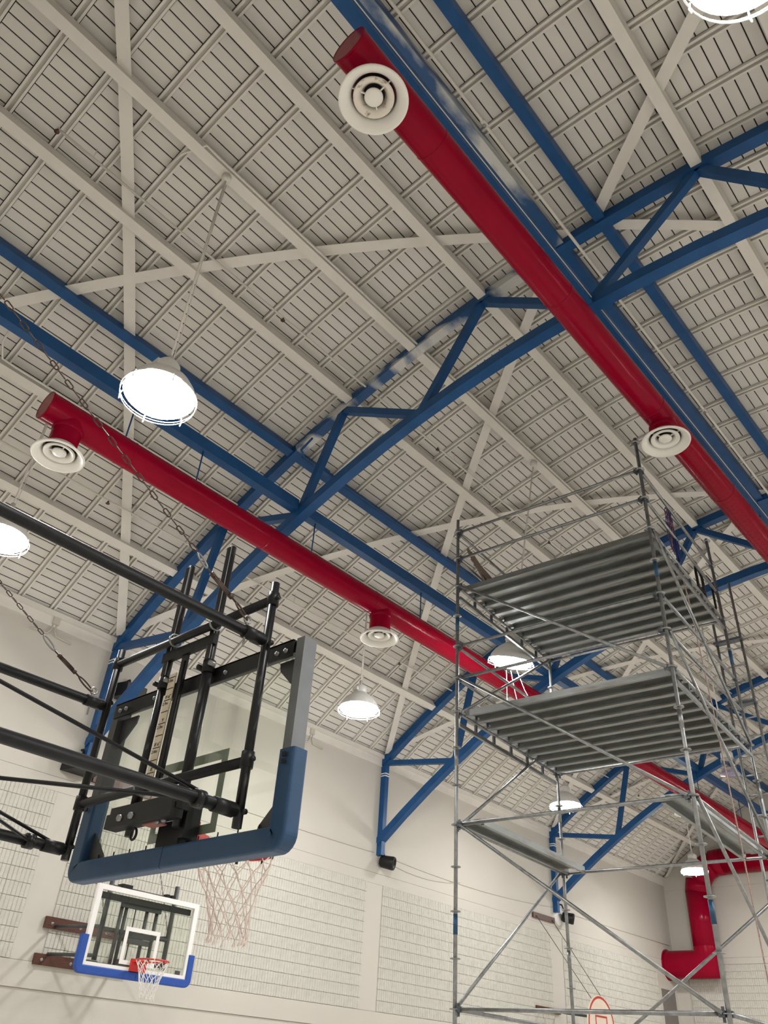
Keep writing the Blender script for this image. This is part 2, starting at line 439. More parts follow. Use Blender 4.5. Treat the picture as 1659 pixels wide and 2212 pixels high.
# ------------------------------------------------------------------ trusses
def chord_pts(f, y0, y1, n=28): return [(y, f(y)) for y in ys(y0, y1, n)]
TOPN = [RIDGE + d for d in (-7.5, -4.62, -1.72, 1.72, 4.62, 7.5)]
BOTN = [RIDGE + d for d in (-8.05, -5.42, -2.9, 0.0, 2.9, 5.42, 8.05)]
ordn = ('nearest', 'second', 'farthest')
def make_truss(X, idx):
    t = thing('roof_truss', (X, RIDGE, zb(WL) - .2), 'arched blue roof truss, ' + ('nearest to the backboard, meeting the wall just behind it' if idx == 0 else 'second from the camera, meeting the wall above the bare loudspeaker' if idx == 1 else 'farthest of three, meeting the wall beyond the scaffold'), 'roof truss', 'arched blue roof trusses')
    C, W_ = .165, .115
    def sweepc(name, f, a, b, h, matn):
        pr = [(-C / 2, 0), (C / 2, 0), (C / 2, h), (-C / 2, h)]
        return MB().sweep([(X, y, z) for y, z in chord_pts(f, a, b)], [(u, -w_ + h) for u, w_ in [(p[0], h - p[1]) for p in pr]], up=(0, 0, 1)).build(name, matn, t)
    # top chord is partly over-sprayed white on the nearest truss
    sweepc('top_chord', zc, WL - .02, 8.55, .17, 'blue')
    sweepc('top_chord', zc, 8.55, 3.6, .17, 'blue_spray' if idx == 0 else 'blue')
    sweepc('top_chord', zc, 3.6, WR + .02, .17, 'blue')
    sweepc('bottom_chord', zb, WL - .05, WR + .05, C, 'blue')
    for s in (1, -1):
        yw = WL - .09 if s > 0 else WR + .09
        col_ = MB().box(X - .062, X + .062, yw - .062, yw + .085, zb(yw) - .25, zc(yw) + .1).build('column', 'blue', t)
        if s > 0:
            for dz in (0, .055): MB().box(X - .066, X + .066, yw - .066, yw + .08, zc(yw) - .30 + dz, zc(yw) - .275 + dz).build('white_strap', 'white', col_)
    def web(y0, top0, y1, top1):
        z0 = zc(y0) + .04 if top0 else zb(y0) + .1; z1 = zc(y1) + .04 if top1 else zb(y1) + .1
        MB().bar((X, y0, z0), (X, y1, z1), W_, W_, up=(1, 0, 0)).build('web', 'blue', t)
    web(WL - .09, True, BOTN[6], False); web(WR + .09, True, BOTN[0], False)
    for i in range(6):
        web(BOTN[i], False, TOPN[i], True); web(TOPN[i], True, BOTN[i + 1], False)
    return t
for i, X in enumerate(TRUSS_X): make_truss(X, i)

# ------------------------------------------------------------------ purlins and long ties
ROWS = [(11.54, 'steel_cream'), (10.08, 'steel_cream'), (8.69, 'blue'), (7.33, 'steel_cream'), (5.96, 'steel_cream'), (4.58, 'steel_cream'),
        (3.21, 'blue_spray'), (2.55, 'blue'), (1.17, 'steel_cream'), (-.16, 'steel_cream'), (-1.53, 'steel_cream'), (-2.89, 'steel_cream'), (-4.28, 'steel_cream'), (-5.74, 'steel_cream')]
bayname = ('in the nearest bay', 'in the second bay', 'in the third bay', 'in the farthest bay')
rowname = ('lowest row by the left wall', 'second row from the left wall', 'third row from the left wall', 'fourth row from the left wall', 'fifth row from the left wall', 'sixth row from the left wall', 'left one of the ridge pair', 'right one of the ridge pair', 'first row right of the ridge', 'second row right of the ridge', 'third row right of the ridge', 'fourth row right of the ridge', 'fifth row right of the ridge', 'last row by the right wall')
for ri, (y, mt) in enumerate(ROWS):
    for bi, (xa, xb) in enumerate(BAYS):
        a = xa + (.0 if bi == 0 else .085); b = xb - (.0 if bi == 3 else .085)
        h, wd = .20, .145
        ang = slope(y)
        nrm = V((0, -ang, 1)).normalized()
        base = V((0, y, zc(y) + .035)) + nrm * (h / 2)
        mm = mt if not (mt == 'blue_spray' and bi > 0) else 'blue'
        pb = MB().bar((a, base.y, base.z), (b, base.y, base.z), wd, h, up=nrm).build('purlin', mm)
        colr = {'steel_cream': 'cream', 'blue': 'blue', 'blue_spray': 'blue and white over-sprayed'}[mm]
        tag(pb, f'{colr} roof purlin, {rowname[ri]}, {bayname[bi]}', 'roof beam', 'roof purlins')
for yt, zt, nm in ((8.33, 7.40, 'over the left red duct'), (RIDGE, 8.43, 'over the right red duct')):
    for bi, (xa, xb) in enumerate(BAYS):
        a = xa + (0 if bi == 0 else .085); b = xb - (0 if bi == 3 else .085)
        tb = MB().bar((a, yt, zt + .1), (b, yt, zt + .1), .15, .2, up=(0, 0, 1)).build('tie_beam', 'blue')
        tag(tb, f'blue lower tie beam running {nm}, {bayname[bi]}', 'roof beam', 'blue lower tie beams')

# flat diagonal roof braces, one crossing pair per half bay
def brace(xa, ya, xb, yb, label):
    pts = []
    for t in ys(0, 1, 24):
        y = ya + (yb - ya) * t; pts.append(V((xa + (xb - xa) * t, y, zc(y) + .135)))
    mb = MB(); n = len(pts); d2 = V((xb - xa, yb - ya, 0)).normalized()
    for i in range(n - 1):
        A = []
        for p in (pts[i], pts[i + 1]):
            s_ = V((1, 0, 0)); tv = (pts[i + 1] - pts[i]).normalized(); nv = V((0, -slope(p.y), 1)).normalized(); sd = tv.cross(nv).normalized()
            A += [p + sd * .082, p - sd * .082, p - sd * .082 + nv * .012, p + sd * .082 + nv * .012]
        k = len(mb.v); mb.v += A
        for q in ((0, 1, 5, 4), (1, 2, 6, 5), (2, 3, 7, 6), (3, 0, 4, 7)): mb.f.append(tuple(k + z for z in q)); mb.sm.append(False)
    o = mb.build('roof_brace', 'steel_cream'); tag(o, label, 'roof brace', 'flat diagonal roof braces')
for bi, (xa, xb) in enumerate(BAYS):
    a = xa + .06; b = xb - .09
    brace(a, 3.35, b, 12.95, f'flat cream roof brace meeting the left wall at its far end, {bayname[bi]}')
    brace(b, 3.05, a, 12.75, f'flat cream roof brace reaching the ridge at its far end, {bayname[bi]}')
    if True:
        brace(b, 2.62, a, -7.1, f'flat cream brace right of the ridge, meeting its far truss, {bayname[bi]}')
        brace(a, 2.6, b, -7.1, f'flat cream brace right of the ridge, meeting its near truss, {bayname[bi]}')

# ------------------------------------------------------------------ red ducts with diffusers
def diffuser(parent, c, R_, dirty=False):
    """round ceiling diffuser, c = centre of its lower rim"""
    dz = 'diffuser'
    d = MB().lathe(c, (0, 0, 1), [(R_, 0.0), (R_ * .985, -.012), (R_ * .93, -.012), (R_ * .78, .022), (R_ * .67, .065), (R_ * .585, .13), (R_ * .605, .13), (R_ * .70, .075), (R_ * .78, .045), (R_, .008), (R_, 0)], 48).build('diffuser', dz, parent)
    k = 'diffuser_dirty' if dirty else dz
    MB().lathe(c, (0, 0, 1), [(R_ * .59, .058), (R_ * .585, .040), (R_ * .56, .036), (R_ * .43, .058), (R_ * .31, .112), (R_ * .32, .117), (R_ * .45, .073), (R_ * .59, .058)], 40).build('middle_cone', k, d)
    MB().lathe(c, (0, 0, 1), [(0.0, .036), (R_ * .1, .036), (R_ * .23, .040), (R_ * .27, .052), (R_ * .265, .07), (R_ * .15, .095), (0, .10)], 32).build('centre_disc', dz, d)
    MB().disc((c[0], c[1], c[2] + .125), (0, 0, -1), R_ * .58, 32).build('dark_throat', 'void', d)
    for a in range(3):
        an = a * 2.094 + .5; MB().bar((c[0] + R_ * .2 * math.cos(an), c[1] + R_ * .2 * math.sin(an), c[2] + .075), (c[0] + R_ * .66 * math.cos(an), c[1] + R_ * .66 * math.sin(an), c[2] + .1), .012, .02).build('strut', dz, d)
    return d
def make_duct(y, z, r, x0, xs, x1, drops, dz, label, rods, dirt, tie):
    t = thing('air_duct', (x0, y, z - r), label, 'air duct', 'red spiral ducts')
    def cyl(a, b, rr, m_, nm, seg=40):
        return MB().lathe((a, y, z), (1, 0, 0), [(rr, 0), (rr, b - a)], seg).build(nm, m_, t)
    cyl(x0, xs, r, 'duct_red', 'duct_section'); cyl(xs, x1, r, 'duct_red_spiral', 'duct_section')
    hp = []; k = 0
    while xs + .105 * k / 18 < x1: a = 2 * math.pi * k / 18; hp.append((xs + .105 * k / 18, y + (r + .001) * math.cos(a), z + (r + .001) * math.sin(a))); k += 1
    MB().tube(hp, .0026, 4).build('spiral_seam', 'duct_red', t)
    MB().disc((x0, y, z), (-1, 0, 0), r - .002, 40).build('end_cap', 'duct_red', t)
    MB().lathe((x0, y, z), (1, 0, 0), [(r - .004, -.002), (r + .004, -.004), (r + .004, .02), (r, .022)], 40).build('end_rim', 'duct_red', t)
    x = x0 + 1.25
    while x < x1 - .5:
        MB().lathe((x, y, z), (1, 0, 0), [(r, -.012), (r + .004, -.01), (r + .004, .01), (r, .012)], 40).build('seam', 'duct_red', t); x += 2.44
    for i, xd in enumerate(drops):
        MB().lathe((xd, y, z), (0, 0, -1), [(r * .93, 0), (r * .93, r + dz - .125)], 32).build('drop_collar', 'duct_red', t)
        MB().lathe((xd, y, z - r - .012), (0, 0, -1), [(r * .99, -.05), (r * .99, .0), (r * .94, .012)], 32).build('collar_flange', 'duct_red', t)
        diffuser(t, (xd, y, z - r - dz), .33, dirt and i == 0)
    for xr in rods:
        MB().tube([(xr, y, z + r - .01), (xr, y, tie)], .011, 6).build('hanger_rod', 'blue', t)
        MB().lathe((xr, y, z), (1, 0, 0), [(r + .003, -.015), (r + .003, .015)], 40).build('hanger_band', 'duct_red', t)
    return t
make_duct(8.33, 6.62, .195, 2.43, 9.2, 28.94, (2.80, 8.84, 14.9, 20.95), .40, 'red round duct on the left, level with the nearer backboard chains', (3.55, 4.75, 7.1, 9.9, 12.6, 16, 19, 22, 25), False, 7.42)
make_duct(2.88, 7.80, .195, 2.08, 8.9, 29.4, (2.47, 8.55, 14.6), .24, 'red round duct under the ridge at upper right, with a stained near diffuser', (12.6, 16, 19), True, 8.43)
# riser on the end wall
rs = thing('air_duct', (29.35, 12.0, 3.25), 'fat red riser duct with elbows standing off the far end wall', 'air duct')
rr, xr = .42, 29.36
zr, yr, zf = 6.72, 11.74, 3.66
arcp = [(xr, 9.0, zr), (xr, yr - 1.05, zr)]
arcp += [(xr, yr - .9 + .9 * math.sin(a), zr - .9 + .9 * math.cos(a)) for a in [math.radians(v) for v in (15, 40, 65, 90)]]
MB().tube([(xr, 3.0, zr), (xr, yr - .9, zr)], rr, 28).build('header', 'duct_red_spiral', rs)
for i in range(2, len(arcp)):
    MB().tube([arcp[i - 1], arcp[i]], rr * 1.005, 28).build('elbow_gore', 'duct_red', rs)
MB().tube([(xr, yr, zr - .85), (xr, yr, zf + .49)], rr, 28).build('riser_pipe', 'duct_red', rs)
mb = MB()     # mitred foot turning towards the left wall
seg = 28
for j in range(3):
    for i in range(seg):
        a = 2 * math.pi * i / seg; cx_, cy_ = math.cos(a) * rr, math.sin(a) * rr
        if j == 0: mb.v.append(V((xr + cx_, yr + cy_, zf + .5)))
        elif j == 1: mb.v.append(V((xr + cx_, yr + cy_, zf + cy_)))
        else: mb.v.append(V((xr + cx_, WL + .02, zf + cy_)))
for j in range(2):
    for i in range(seg):
        k = (i + 1) % seg; mb.f.append((j * seg + i, j * seg + k, (j + 1) * seg + k, (j + 1) * seg + i)); mb.sm.append(True)
mb.build('mitred_foot', 'duct_red', rs)
MB().lathe((xr, WL - .03, zf), (0, 1, 0), [(rr + .004, 0), (rr + .05, 0), (rr + .05, .03)], 28).build('wall_collar', 'duct_red', rs)

# ------------------------------------------------------------------ high-bay lamps
def make_lamp(loc, label, on=True, hang=None):
    """loc = centre of the lens rim; the rod rises to the purlin at hang (straight above unless pushed aside)"""
    t = thing('high_bay_lamp', (0, 0, 0), label, 'ceiling lamp', 'high-bay lamps')
    loc = V(loc); hang = V(hang) if hang else V((loc.x, loc.y, zc(loc.y) + .035))
    rod = (hang - loc).length - .05
    Rr = .375
    if on:
        MB().lathe((0, 0, 0), (0, 0, 1), [(Rr, 0), (Rr * .95, .07), (Rr * .78, .17), (Rr * .50, .26), (Rr * .34, .30), (Rr * .30, .30), (Rr * .48, .25), (Rr * .76, .16), (Rr * .93, .065), (Rr * .98, 0), (Rr, 0)], 40).build('reflector', 'reflector', t)
        MB().lathe((0, 0, 0), (0, 0, 1), [(Rr * .985, .012), (Rr * .96, -.02), (Rr * .82, -.07), (Rr * .5, -.11), (0, -.125)], 40).build('lens', 'lens_on', t)
    else:
        MB().lathe((0, 0, 0), (0, 0, 1), [(.148, 0), (.148, .24), (.08, .27)], 40).build('reflector', 'prismatic', t)
        MB().lathe((0, 0, 0), (0, 0, 1), [(.145, .03), (.215, -.09), (.21, -.10), (0, -.12)], 40).build('lens', 'lens_off', t)
    h0 = 0 if on else -.05
    hs = MB().lathe((0, 0, h0), (0, 0, 1), [(0, .29), (.115, .29), (.13, .31), (.13, .42), (.10, .46), (.03, .48), (.03, .56), (0, .56)], 24).build('ballast_housing', 'reflector', t)
    MB().box(-.16, -.05, -.06, .06, .32 + h0, .39 + h0).build('junction_box', 'reflector', hs)
    MB().tube([(0, 0, .54), (0, 0, rod)], .014, 8).build('hanging_rod', 'steel_cream', t)
    MB().tube([(.03, 0, .56), (.05, .02, 1.0), (.02, 0, rod * .6), (.03, .01, rod - .1)], .006, 5).build('flex_cord', 'steel_cream', t)
    MB().lathe((0, 0, rod), (0, 0, -1), [(0, -.05), (.06, -.05), (.06, .03), (.03, .06), (0, .06)], 16).build('ceiling_box', 'steel_cream', t)
    if on:
        for (gr, gz) in ((Rr + .022, -.03), (Rr + .015, -.07)):
            MB().tube([(gr * math.cos(a), gr * math.sin(a), gz) for a in [2 * math.pi * i / 40 for i in range(40)]], .005, 5, closed=True).build('guard_ring', 'wire_white', t)
        for i in range(6):
            a = i * math.pi / 3 + .3; MB().tube([((Rr + .004) * math.cos(a), (Rr + .004) * math.sin(a), .02), ((Rr + .026) * math.cos(a), (Rr + .026) * math.sin(a), -.05), ((Rr + .018) * math.cos(a), (Rr + .018) * math.sin(a), -.11)], .007, 5).build('guard_prong', 'wire_white', t)
    t.location = loc + V((0, 0, EYE)); ORIGIN[t.name] = loc
    t.rotation_euler = V((0, 0, 1)).rotation_difference((hang - loc).normalized()).to_euler()
    return t
make_lamp((2.74, 5.96, 5.63), 'brightest lit high-bay lamp with wire guard, beside the near left duct end')
L2 = (10.75, 6.95, 6.00)
make_lamp(L2, 'lit high-bay lamp pushed aside behind the scaffold between its two decks', hang=(10.25, 5.96, zc(5.96) + .035))
make_lamp((3.06, 10.08, 5.65), 'lit high-bay lamp cut off by the left edge of the picture')
make_lamp((10.28, 10.08, 5.65), 'lit high-bay lamp on a rod left of the scaffold, below the red duct')
make_lamp((17.8, 10.08, 5.70), 'lit high-bay lamp seen through the scaffold just under its lower deck')
make_lamp((25.2, 10.08, 5.61), 'farthest lit high-bay lamp, in front of the red riser duct')
make_lamp((17.7, 5.96, 5.86), 'unlit high-bay lamp with clear reflector, right of the scaffold post', on=False)
make_lamp((2.64, -.13, 5.66), 'lit high-bay lamp cut off by the top right corner of the picture')
hid = 'lit high-bay lamp of the rows beyond the right edge of the picture'
for x in (10.4, 17.8, 25.2): make_lamp((x, -.16, 5.66), hid)
for x in (2.95, 10.4, 17.8, 25.2): make_lamp((x, -4.28, 5.66), hid)
make_lamp((25.2, 5.96, 5.66), hid)

# ------------------------------------------------------------------ pipes and conduits under the roof
def pipe(name, pts, r, m_, label, cat, parts=()):
    t = thing(name, pts[0], label, cat)
    MB().tube(pts, r, 8).build('pipe', m_, t); return t
rp = pipe('sprinkler_pipe', [(X_NEAR, 2.92, 9.72), (X_END, 2.92, 9.72)], .022, 'steel_cream', 'thin cream pipe running along the ridge between the blue pair', 'pipe')
for x in (4.35, 7.6, 10.9, 14.0): MB().lathe((x, 2.92, 9.72), (1, 0, 0), [(.022, -.05), (.034, -.05), (.034, .05), (.022, .05)], 10).build('coupling', 'steel_cream', rp); MB().lathe((x, 2.92, 9.72), (0, 0, -1), [(.012, .02), (.012, .05), (.028, .055), (.028, .06), (0, .06)], 10).build('sprinkler_head', 'zip_grey', rp)
sp1 = pipe('sprinkler_pipe', [(.88, 6.97, zc(6.97) + .05), (X_END, 6.97, zc(6.97) + .05)], .017, 'steel_cream', 'thin cream sprinkler pipe between the fourth and fifth purlins', 'pipe')
sp2 = pipe('sprinkler_pipe', [(X_NEAR, 11.0, zc(11.0) + .05), (X_END, 11.0, zc(11.0) + .05)], .017, 'steel_cream', 'thin cream sprinkler pipe between the two rows nearest the left wall', 'pipe')
for sp, y in ((sp1, 6.97), (sp2, 11.0)):
    for x in (.9, 4.75, 8.6, 12.4, 16.2, 20, 24):
        z = zc(y) + .05
        MB().lathe((x, y, z), (0, 0, -1), [(.014, 0), (.014, .05), (.035, .06), (.035, .066), (0, .07)], 10).build('sprinkler_head', 'wood_brown', sp)
        MB().tube([(x + .5, y, z), (x + .5, y, z + .2)], .006, 5).build('hanger', 'steel_cream', sp)
yq = 5.96 - .105
cd = thing('conduit', (1.9, yq, zc(yq) + .06), 'cream electrical conduit clipped along the fifth purlin to the lamp boxes', 'conduit')
MB().tube([(2.15, 6.5, zc(6.5) + .19), (2.17, 6.2, zc(6.2) + .14), (2.3, yq - .02, zc(yq) + .04), (2.5, yq - .02, zc(yq) + .02), (6.6, yq - .02, zc(yq) + .02)], .017, 8).build('pipe', 'steel_cream', cd)
MB().tube([(6.84, yq - .02, zc(yq) + .02), (14.3, yq - .02, zc(yq) + .02)], .017, 8).build('pipe', 'steel_cream', cd)
yq2 = 8.69 - .12
cd2 = thing('conduit', (6.9, yq2, zc(yq2)), 'blue painted conduit along the third purlin beyond the nearest truss', 'conduit')
MB().tube([(6.60, yq2 - .45, zc(yq2) + .03), (6.68, yq2 - .1, zc(yq2) + .0), (6.85, yq2, zc(yq2) + .0), (14.3, yq2, zc(yq2) + .0)], .02, 8).build('pipe', 'blue', cd2)
MB().box(7.25, 7.45, yq2 - .05, yq2 + .05, zc(yq2) - .05, zc(yq2) + .05).build('pull_box', 'blue', cd2)
yq3 = 9.95
cd3 = thing('conduit', (2.0, yq3, zc(yq3)), 'cream conduit bending onto the second purlin above the left duct end', 'conduit')
MB().tube([(1.95, 9.55, zc(9.55) + .17), (1.97, 9.8, zc(9.8) + .12), (2.1, yq3, zc(yq3) + .04), (2.3, yq3, zc(yq3) + .03), (6.6, yq3, zc(yq3) + .03)], .017, 8).build('pipe', 'steel_cream', cd3)
yt = RIDGE - .083
cd4 = thing('conduit', (X_NEAR, yt, 8.4), 'thin pale conduit along the side of the ridge tie beam', 'conduit')
MB().tube([(X_NEAR, yt, 8.50), (6.6, yt, 8.50)], .007, 8).build('pipe', 'white', cd4)
MB().tube([(6.84, yt, 8.50), (14.3, yt, 8.50)], .007, 8).build('pipe', 'white', cd4)
# small conduit tees on the wall head
for (x, lab) in ((5.44, 'above the near backboard chain'), (11.93, 'left of the second truss')):
    z = 6.25
    t = thing('conduit_tee', (x, WL, z - .2), f'small cream conduit box high on the left wall {lab}', 'conduit')
    MB().box(x - .06, x + .06, WL - .07, WL + .0, z, z + .13).build('box', 'wall', t)
    for s in (-1, 1): MB().tube([(x + s * .03, WL - .03, z + .02), (x + s * .04, WL - .03, z - .12), (x + s * .09, WL - .03, z - .2), (x + s * .4, WL - .02, z - .22)], .016, 7).build('tail', 'wall', t)

# ------------------------------------------------------------------ loudspeakers and wall cables
for (x, z, lab) in ((14.52, 4.05, 'under the foot of the second truss'), (22.52, 4.10, 'under the foot of the farthest truss')):
    t = thing('loudspeaker', (x, WL - .2, z - .15), f'black round horn loudspeaker on the left wall {lab}', 'loudspeaker')
    MB().lathe((x - .02, WL - .05, z), (.42, -.85, -.18), [(0, 0), (.11, .0), (.135, .05), (.15, .30), (.14, .34), (.12, .345), (.10, .31), (0, .30)], 24).build('horn', 'black', t)
    MB().tube([(x - .06, WL - .02, z + .32), (x - .06, WL - .09, z + .30), (x, WL - .15, z + .08)], .022, 7).build('bracket', 'black', t)
    if x > 20: MB().lathe((x - .12, WL + .02, z), (0, -1, 0), [(0, .03), (.24, .03), (.25, .0)], 24).build('back_plate', 'white', t)
for (x, y, z, lab, k) in ((6.62, WL - .25, 4.02, 'below the foot of the nearest truss', 1), (7.14, WL - .27, 5.50, 'on the wall behind the nearest truss', 0)):
    t = thing('loudspeaker', (x, y, z - .15), f'black box loudspeaker {lab}', 'loudspeaker')
    bmx = MB()
    bmx.prism([(x - .30, y + .22, z - .13), (x + .30, y + .22, z - .13), (x + .22, y - .12, z - .13), (x - .22, y - .12, z - .13)], (0, 0, .26))
    bmx.build('cabinet', 'black', t)
    MB().prism([(x - .20, y - .121, z - .11), (x + .20, y - .121, z - .11), (x + .20, y - .135, z - .10), (x - .20, y - .135, z - .10)], (0, 0, .22)).build('grille', 'dark_grey', t)
    MB().tube([(x, y + .1, z + .13), (x, y + .2, z + .3), (x, WL, z + .3)], .02, 6).build('bracket', 'black', t)
def cable(pts, r, label, m_='steel_cream'):
    o = MB().tube(pts, r, 5).build('wall_cable', m_); tag(o, label, 'cable', 'cables on the left wall')
def sag(a, b, d, n=14):
    a = V(a); b = V(b); return [a.lerp(b, i / n) - V((0, 0, d * 4 * (i / n) * (1 - i / n))) for i in range(n + 1)]
cable(sag((14.7, WL - .012, 4.20), (22.2, WL - .012, 4.30), .14), .008, 'sagging thin cable on the left wall between the second and farthest trusses', 'wall')
cable(sag((14.7, WL - .012, 4.10), (17.6, WL - .012, 4.14), .14), .008, 'short loop of thin cable hanging right of the second loudspeaker', 'wall')
cable(sag((7.0, WL - .012, 4.26), (14.3, WL - .012, 4.20), .04), .008, 'thin straight cable along the left wall between the nearest and second trusses', 'wall')
cable([(22.7, WL - .012, 4.25), (26, WL - .012, 4.26), (X_END - .2, WL - .012, 4.28)], .010, 'thin cable from the farthest loudspeaker to the corner', 'wall')

# dark louvred opening in the corner of the left wall
lv = thing('wall_louvre', (29.0, WL, 1.0), 'grey-brown tall recessed panel at the far corner of the left wall', 'wall panel')
MB().box(28.62, 29.62, WL - .012, WL + .02, .6, 2.91).build('panel', 'louvre', lv)

# ------------------------------------------------------------------ basketball goals
def oval_link(L, Wd, r):
    pts = []
    h = (L - Wd) / 2 - r; q = Wd / 2 - r
    for i in range(6): a = -math.pi / 2 + math.pi * i / 5; pts.append((h + q * math.cos(a) + q * 0, q * math.sin(a), 0))
    for i in range(6): a = math.pi / 2 + math.pi * i / 5; pts.append((-h + q * math.cos(a), q * math.sin(a), 0))
    return MB().tube(pts, r, 6, closed=True)
def make_chain(name, a, b, L, Wd, r, m_, label, sagd=0.0, hard=True):
    a = V(a); b = V(b); t = thing(name, tuple(b), label, 'chain')
    me = oval_link(L, Wd, r).mesh('link', m_)
    d = b - a; ln = d.length; pitch = L - 2.2 * r; n = int(ln / pitch)
    for i in range(n):
        u = (i + .5) / n; p = a + d * u - V((0, 0, sagd * 4 * u * (1 - u)))
        tv = (d - V((0, 0, sagd * 4 * (1 - 2 * u)))).normalized()
        A, B = _frame(tv); A, B = (A + B).normalized(), (B - A).normalized()
        if i % 2: A, B = B, -A
        rot = Matrix((tv, A, B)).transposed().to_euler()
        piece('link', me, t, p, rot)
    return t
def make_net(rim, c, R_, m_, parent, drop=.46, r=.0032, skew=(0, 0), seed=1):
    rnd = random.Random(seed); mb = MB(); NL = 12
    lev = [(0, 1.0), (.16, .90), (.34, .75), (.52, .62), (.70, .53), (.86, .48), (1.0, .46)]
    def P(i, k, jit=.008):
        h, s_ = lev[k]; a = 2 * math.pi * i / (2 * NL)
        return V((c[0] + R_ * s_ * math.cos(a) + skew[0] * h + rnd.uniform(-jit, jit), c[1] + R_ * s_ * math.sin(a) + skew[1] * h + rnd.uniform(-jit, jit), c[2] - .012 - drop * h + (rnd.uniform(-.012, .012) if k else 0)))
    nd = {}
    for k in range(len(lev)):
        for i in range(2 * NL):
            if (i + k) % 2 == 0: nd[(i, k)] = P(i, k)
    for (i, k), p in list(nd.items()):
        if k + 1 < len(lev):
            for di in (-1, 1):
                q = nd[((i + di) % (2 * NL), k + 1)]
                mid = (p + q) / 2 + V((rnd.uniform(-.004, .004), rnd.uniform(-.004, .004), -.004))
                mb.tube([p, mid, q], r, 5, caps=False)
    for i in range(2 * NL):            # loops over the rim
        if i % 2 == 0:
            p = nd[(i, 0)]; mb.tube([p, p + V((0, 0, .012)), (p + V((c[0] - p.x, c[1] - p.y, 0)) * .05) + V((0, 0, .022))], r * 1.5, 5)
    k = len(lev) - 1
    for i in range(2 * NL):
        if (i + k) % 2 == 0:
            p = nd[(i, k)]; mb.tube([p, p + V((.006, .004, -.03)), p + V((-.008, .006, -.032)), p], r, 5)
    return mb.build('net', m_, parent)
def ring(c, R_, r, seg=40): return MB().tube([(c[0] + R_ * math.cos(2 * math.pi * i / seg), c[1] + R_ * math.sin(2 * math.pi * i / seg), c[2]) for i in range(seg)], r, 8, closed=True)

# ---- near goal, seen from behind
XP, XG = 2.45, 2.62
YRp, YLp, YC = 3.148, 4.700, 3.87
g = thing('basketball_backboard', (XG, YC, .85), 'large glass backboard seen from behind on black pipe frame with dark blue padding', 'backboard')
for y in (YRp, YLp):
    mb = MB().tube([(XP, y, .915), (XP, y, 2.255)], .0245, 16)
    p = mb.build('frame_post', 'black_worn', g)
    for z in (1.24, 2.15): MB().lathe((XP, y, z), (0, 0, 1), [(.025, -.04), (.034, -.04), (.034, .04), (.025, .04)], 16).build('collar', 'black', p)
    for z in (.985, 1.24, 1.87, 2.15): MB().lathe((XP, y - .03, z), (0, -1, 0), [(.014, 0), (.014, .02), (0, .02)], 8).build('bolt', 'black', p)
for z in (1.235, 2.15):
    p = MB().tube([(XP, YRp, z), (XP, YLp, z)], .0265, 16).build('cross_pipe', 'black', g)
    for y in ((3.66, 4.06) if z > 2 else (4.06,)):
        MB().tube([(XP + .045 * math.cos(a) - .0, y, z + .04 * math.sin(a)) for a in [2 * math.pi * i / 16 for i in range(16)]], .006, 6, closed=True).build('u_bolt', 'galv', p)
for y, z in ((YRp, 1.888), (YLp, 1.852), (YRp, .99), (YLp, .97)):
    p = MB().tube([(X_NEAR, y, z), (XP - .02, y, z)], .0295, 16).build('reach_pipe', 'black', g)
    MB().lathe((XP - .13, y, z), (1, 0, 0), [(.03, -.03), (.036, -.03), (.036, .09), (.03, .09)], 16).build('sleeve', 'black', p)
    if z < 1.5: MB().lathe((XP - .25, y, z), (1, 0, 0), [(.03, -.02), (.042, -.02), (.042, .03), (.03, .03)], 16).build('clamp', 'black_worn', p)
# eye bolts for the chains
for y, z, x in ((YRp, 1.888, 2.30), (YLp, 1.852, 2.33)):
    MB().tube([(x, y, z - .09), (x, y, z + .05)], .006, 6).tube([(x + .022 * math.cos(a), y, z + .07 + .022 * math.sin(a)) for a in [2 * math.pi * i / 12 for i in range(12)]], .006, 6, closed=True).build('eye_bolt', 'galv', g)
# thin cross stays between the reach pipes
def stay(a, b): MB().tube([a, b], .010, 8).build('stay_rod', 'black', g)
stay((2.225, YRp + .02, 1.03), (X_NEAR + .1, YLp - .1, 1.85 + 0.3))
stay((2.20, YRp + .03, .995), (.2, YLp, .97))
stay((2.36, YLp, .99), (X_NEAR + .1, YLp - .12, 1.75))
stay((2.22, YLp - .02, .96), (X_NEAR + .2, YRp + .1, 1.45))
# sliding inner tubes, sleeves and plates
XI = 2.505
for y in (4.165, 3.725):
    p = MB().tube([(XI, y, 1.0), (XI, y, 2.76 if y > 4 else 2.75)], .0235, 14).build('inner_tube', 'black_worn', g)
    MB().box(XI - .028, XI - .0215, y - .016, y + .018, 1.95, 2.74).build('slot_strip', 'black', p)
    for s in (-1, 1): MB().box(XI - .0265, XI - .0225, y + s * .021 - .0015, y + s * .021 + .0015, 1.95, 2.74).build('bright_edge', 'galv', p)
    q = MB().lathe((XI, y, 1.05), (0, 0, 1), [(0, 0), (.031, 0), (.031, .83), (.024, .83)], 16).build('outer_sleeve', 'black_worn', g)
    MB().lathe((XI, y, 1.90), (0, 0, 1), [(.024, -.03), (.038, -.03), (.038, .045), (.024, .045)], 16).build('locking_collar', 'black', q)
    for s in (-1, 1): MB().lathe((XI - .02, y + s * .055, 1.91), (-1, 0, 0), [(0, .02), (.016, .02), (.016, -.02)], 10).build('knob', 'black' if s > 0 else 'galv', q)
MB().box(XI - .03, XI + .0, 3.69, 4.21, 2.045, 2.11).build('upper_plate', 'black', g)
MB().box(XI - .02, XI + .0, 3.95, 4.00, 1.22, 2.05).build('guide_rail', 'black', g)
MB().tube([(XI - .02, 3.955, 1.2), (XI - .02, 3.955, 2.0)], .008, 8).build('screw_rod', 'black', g)
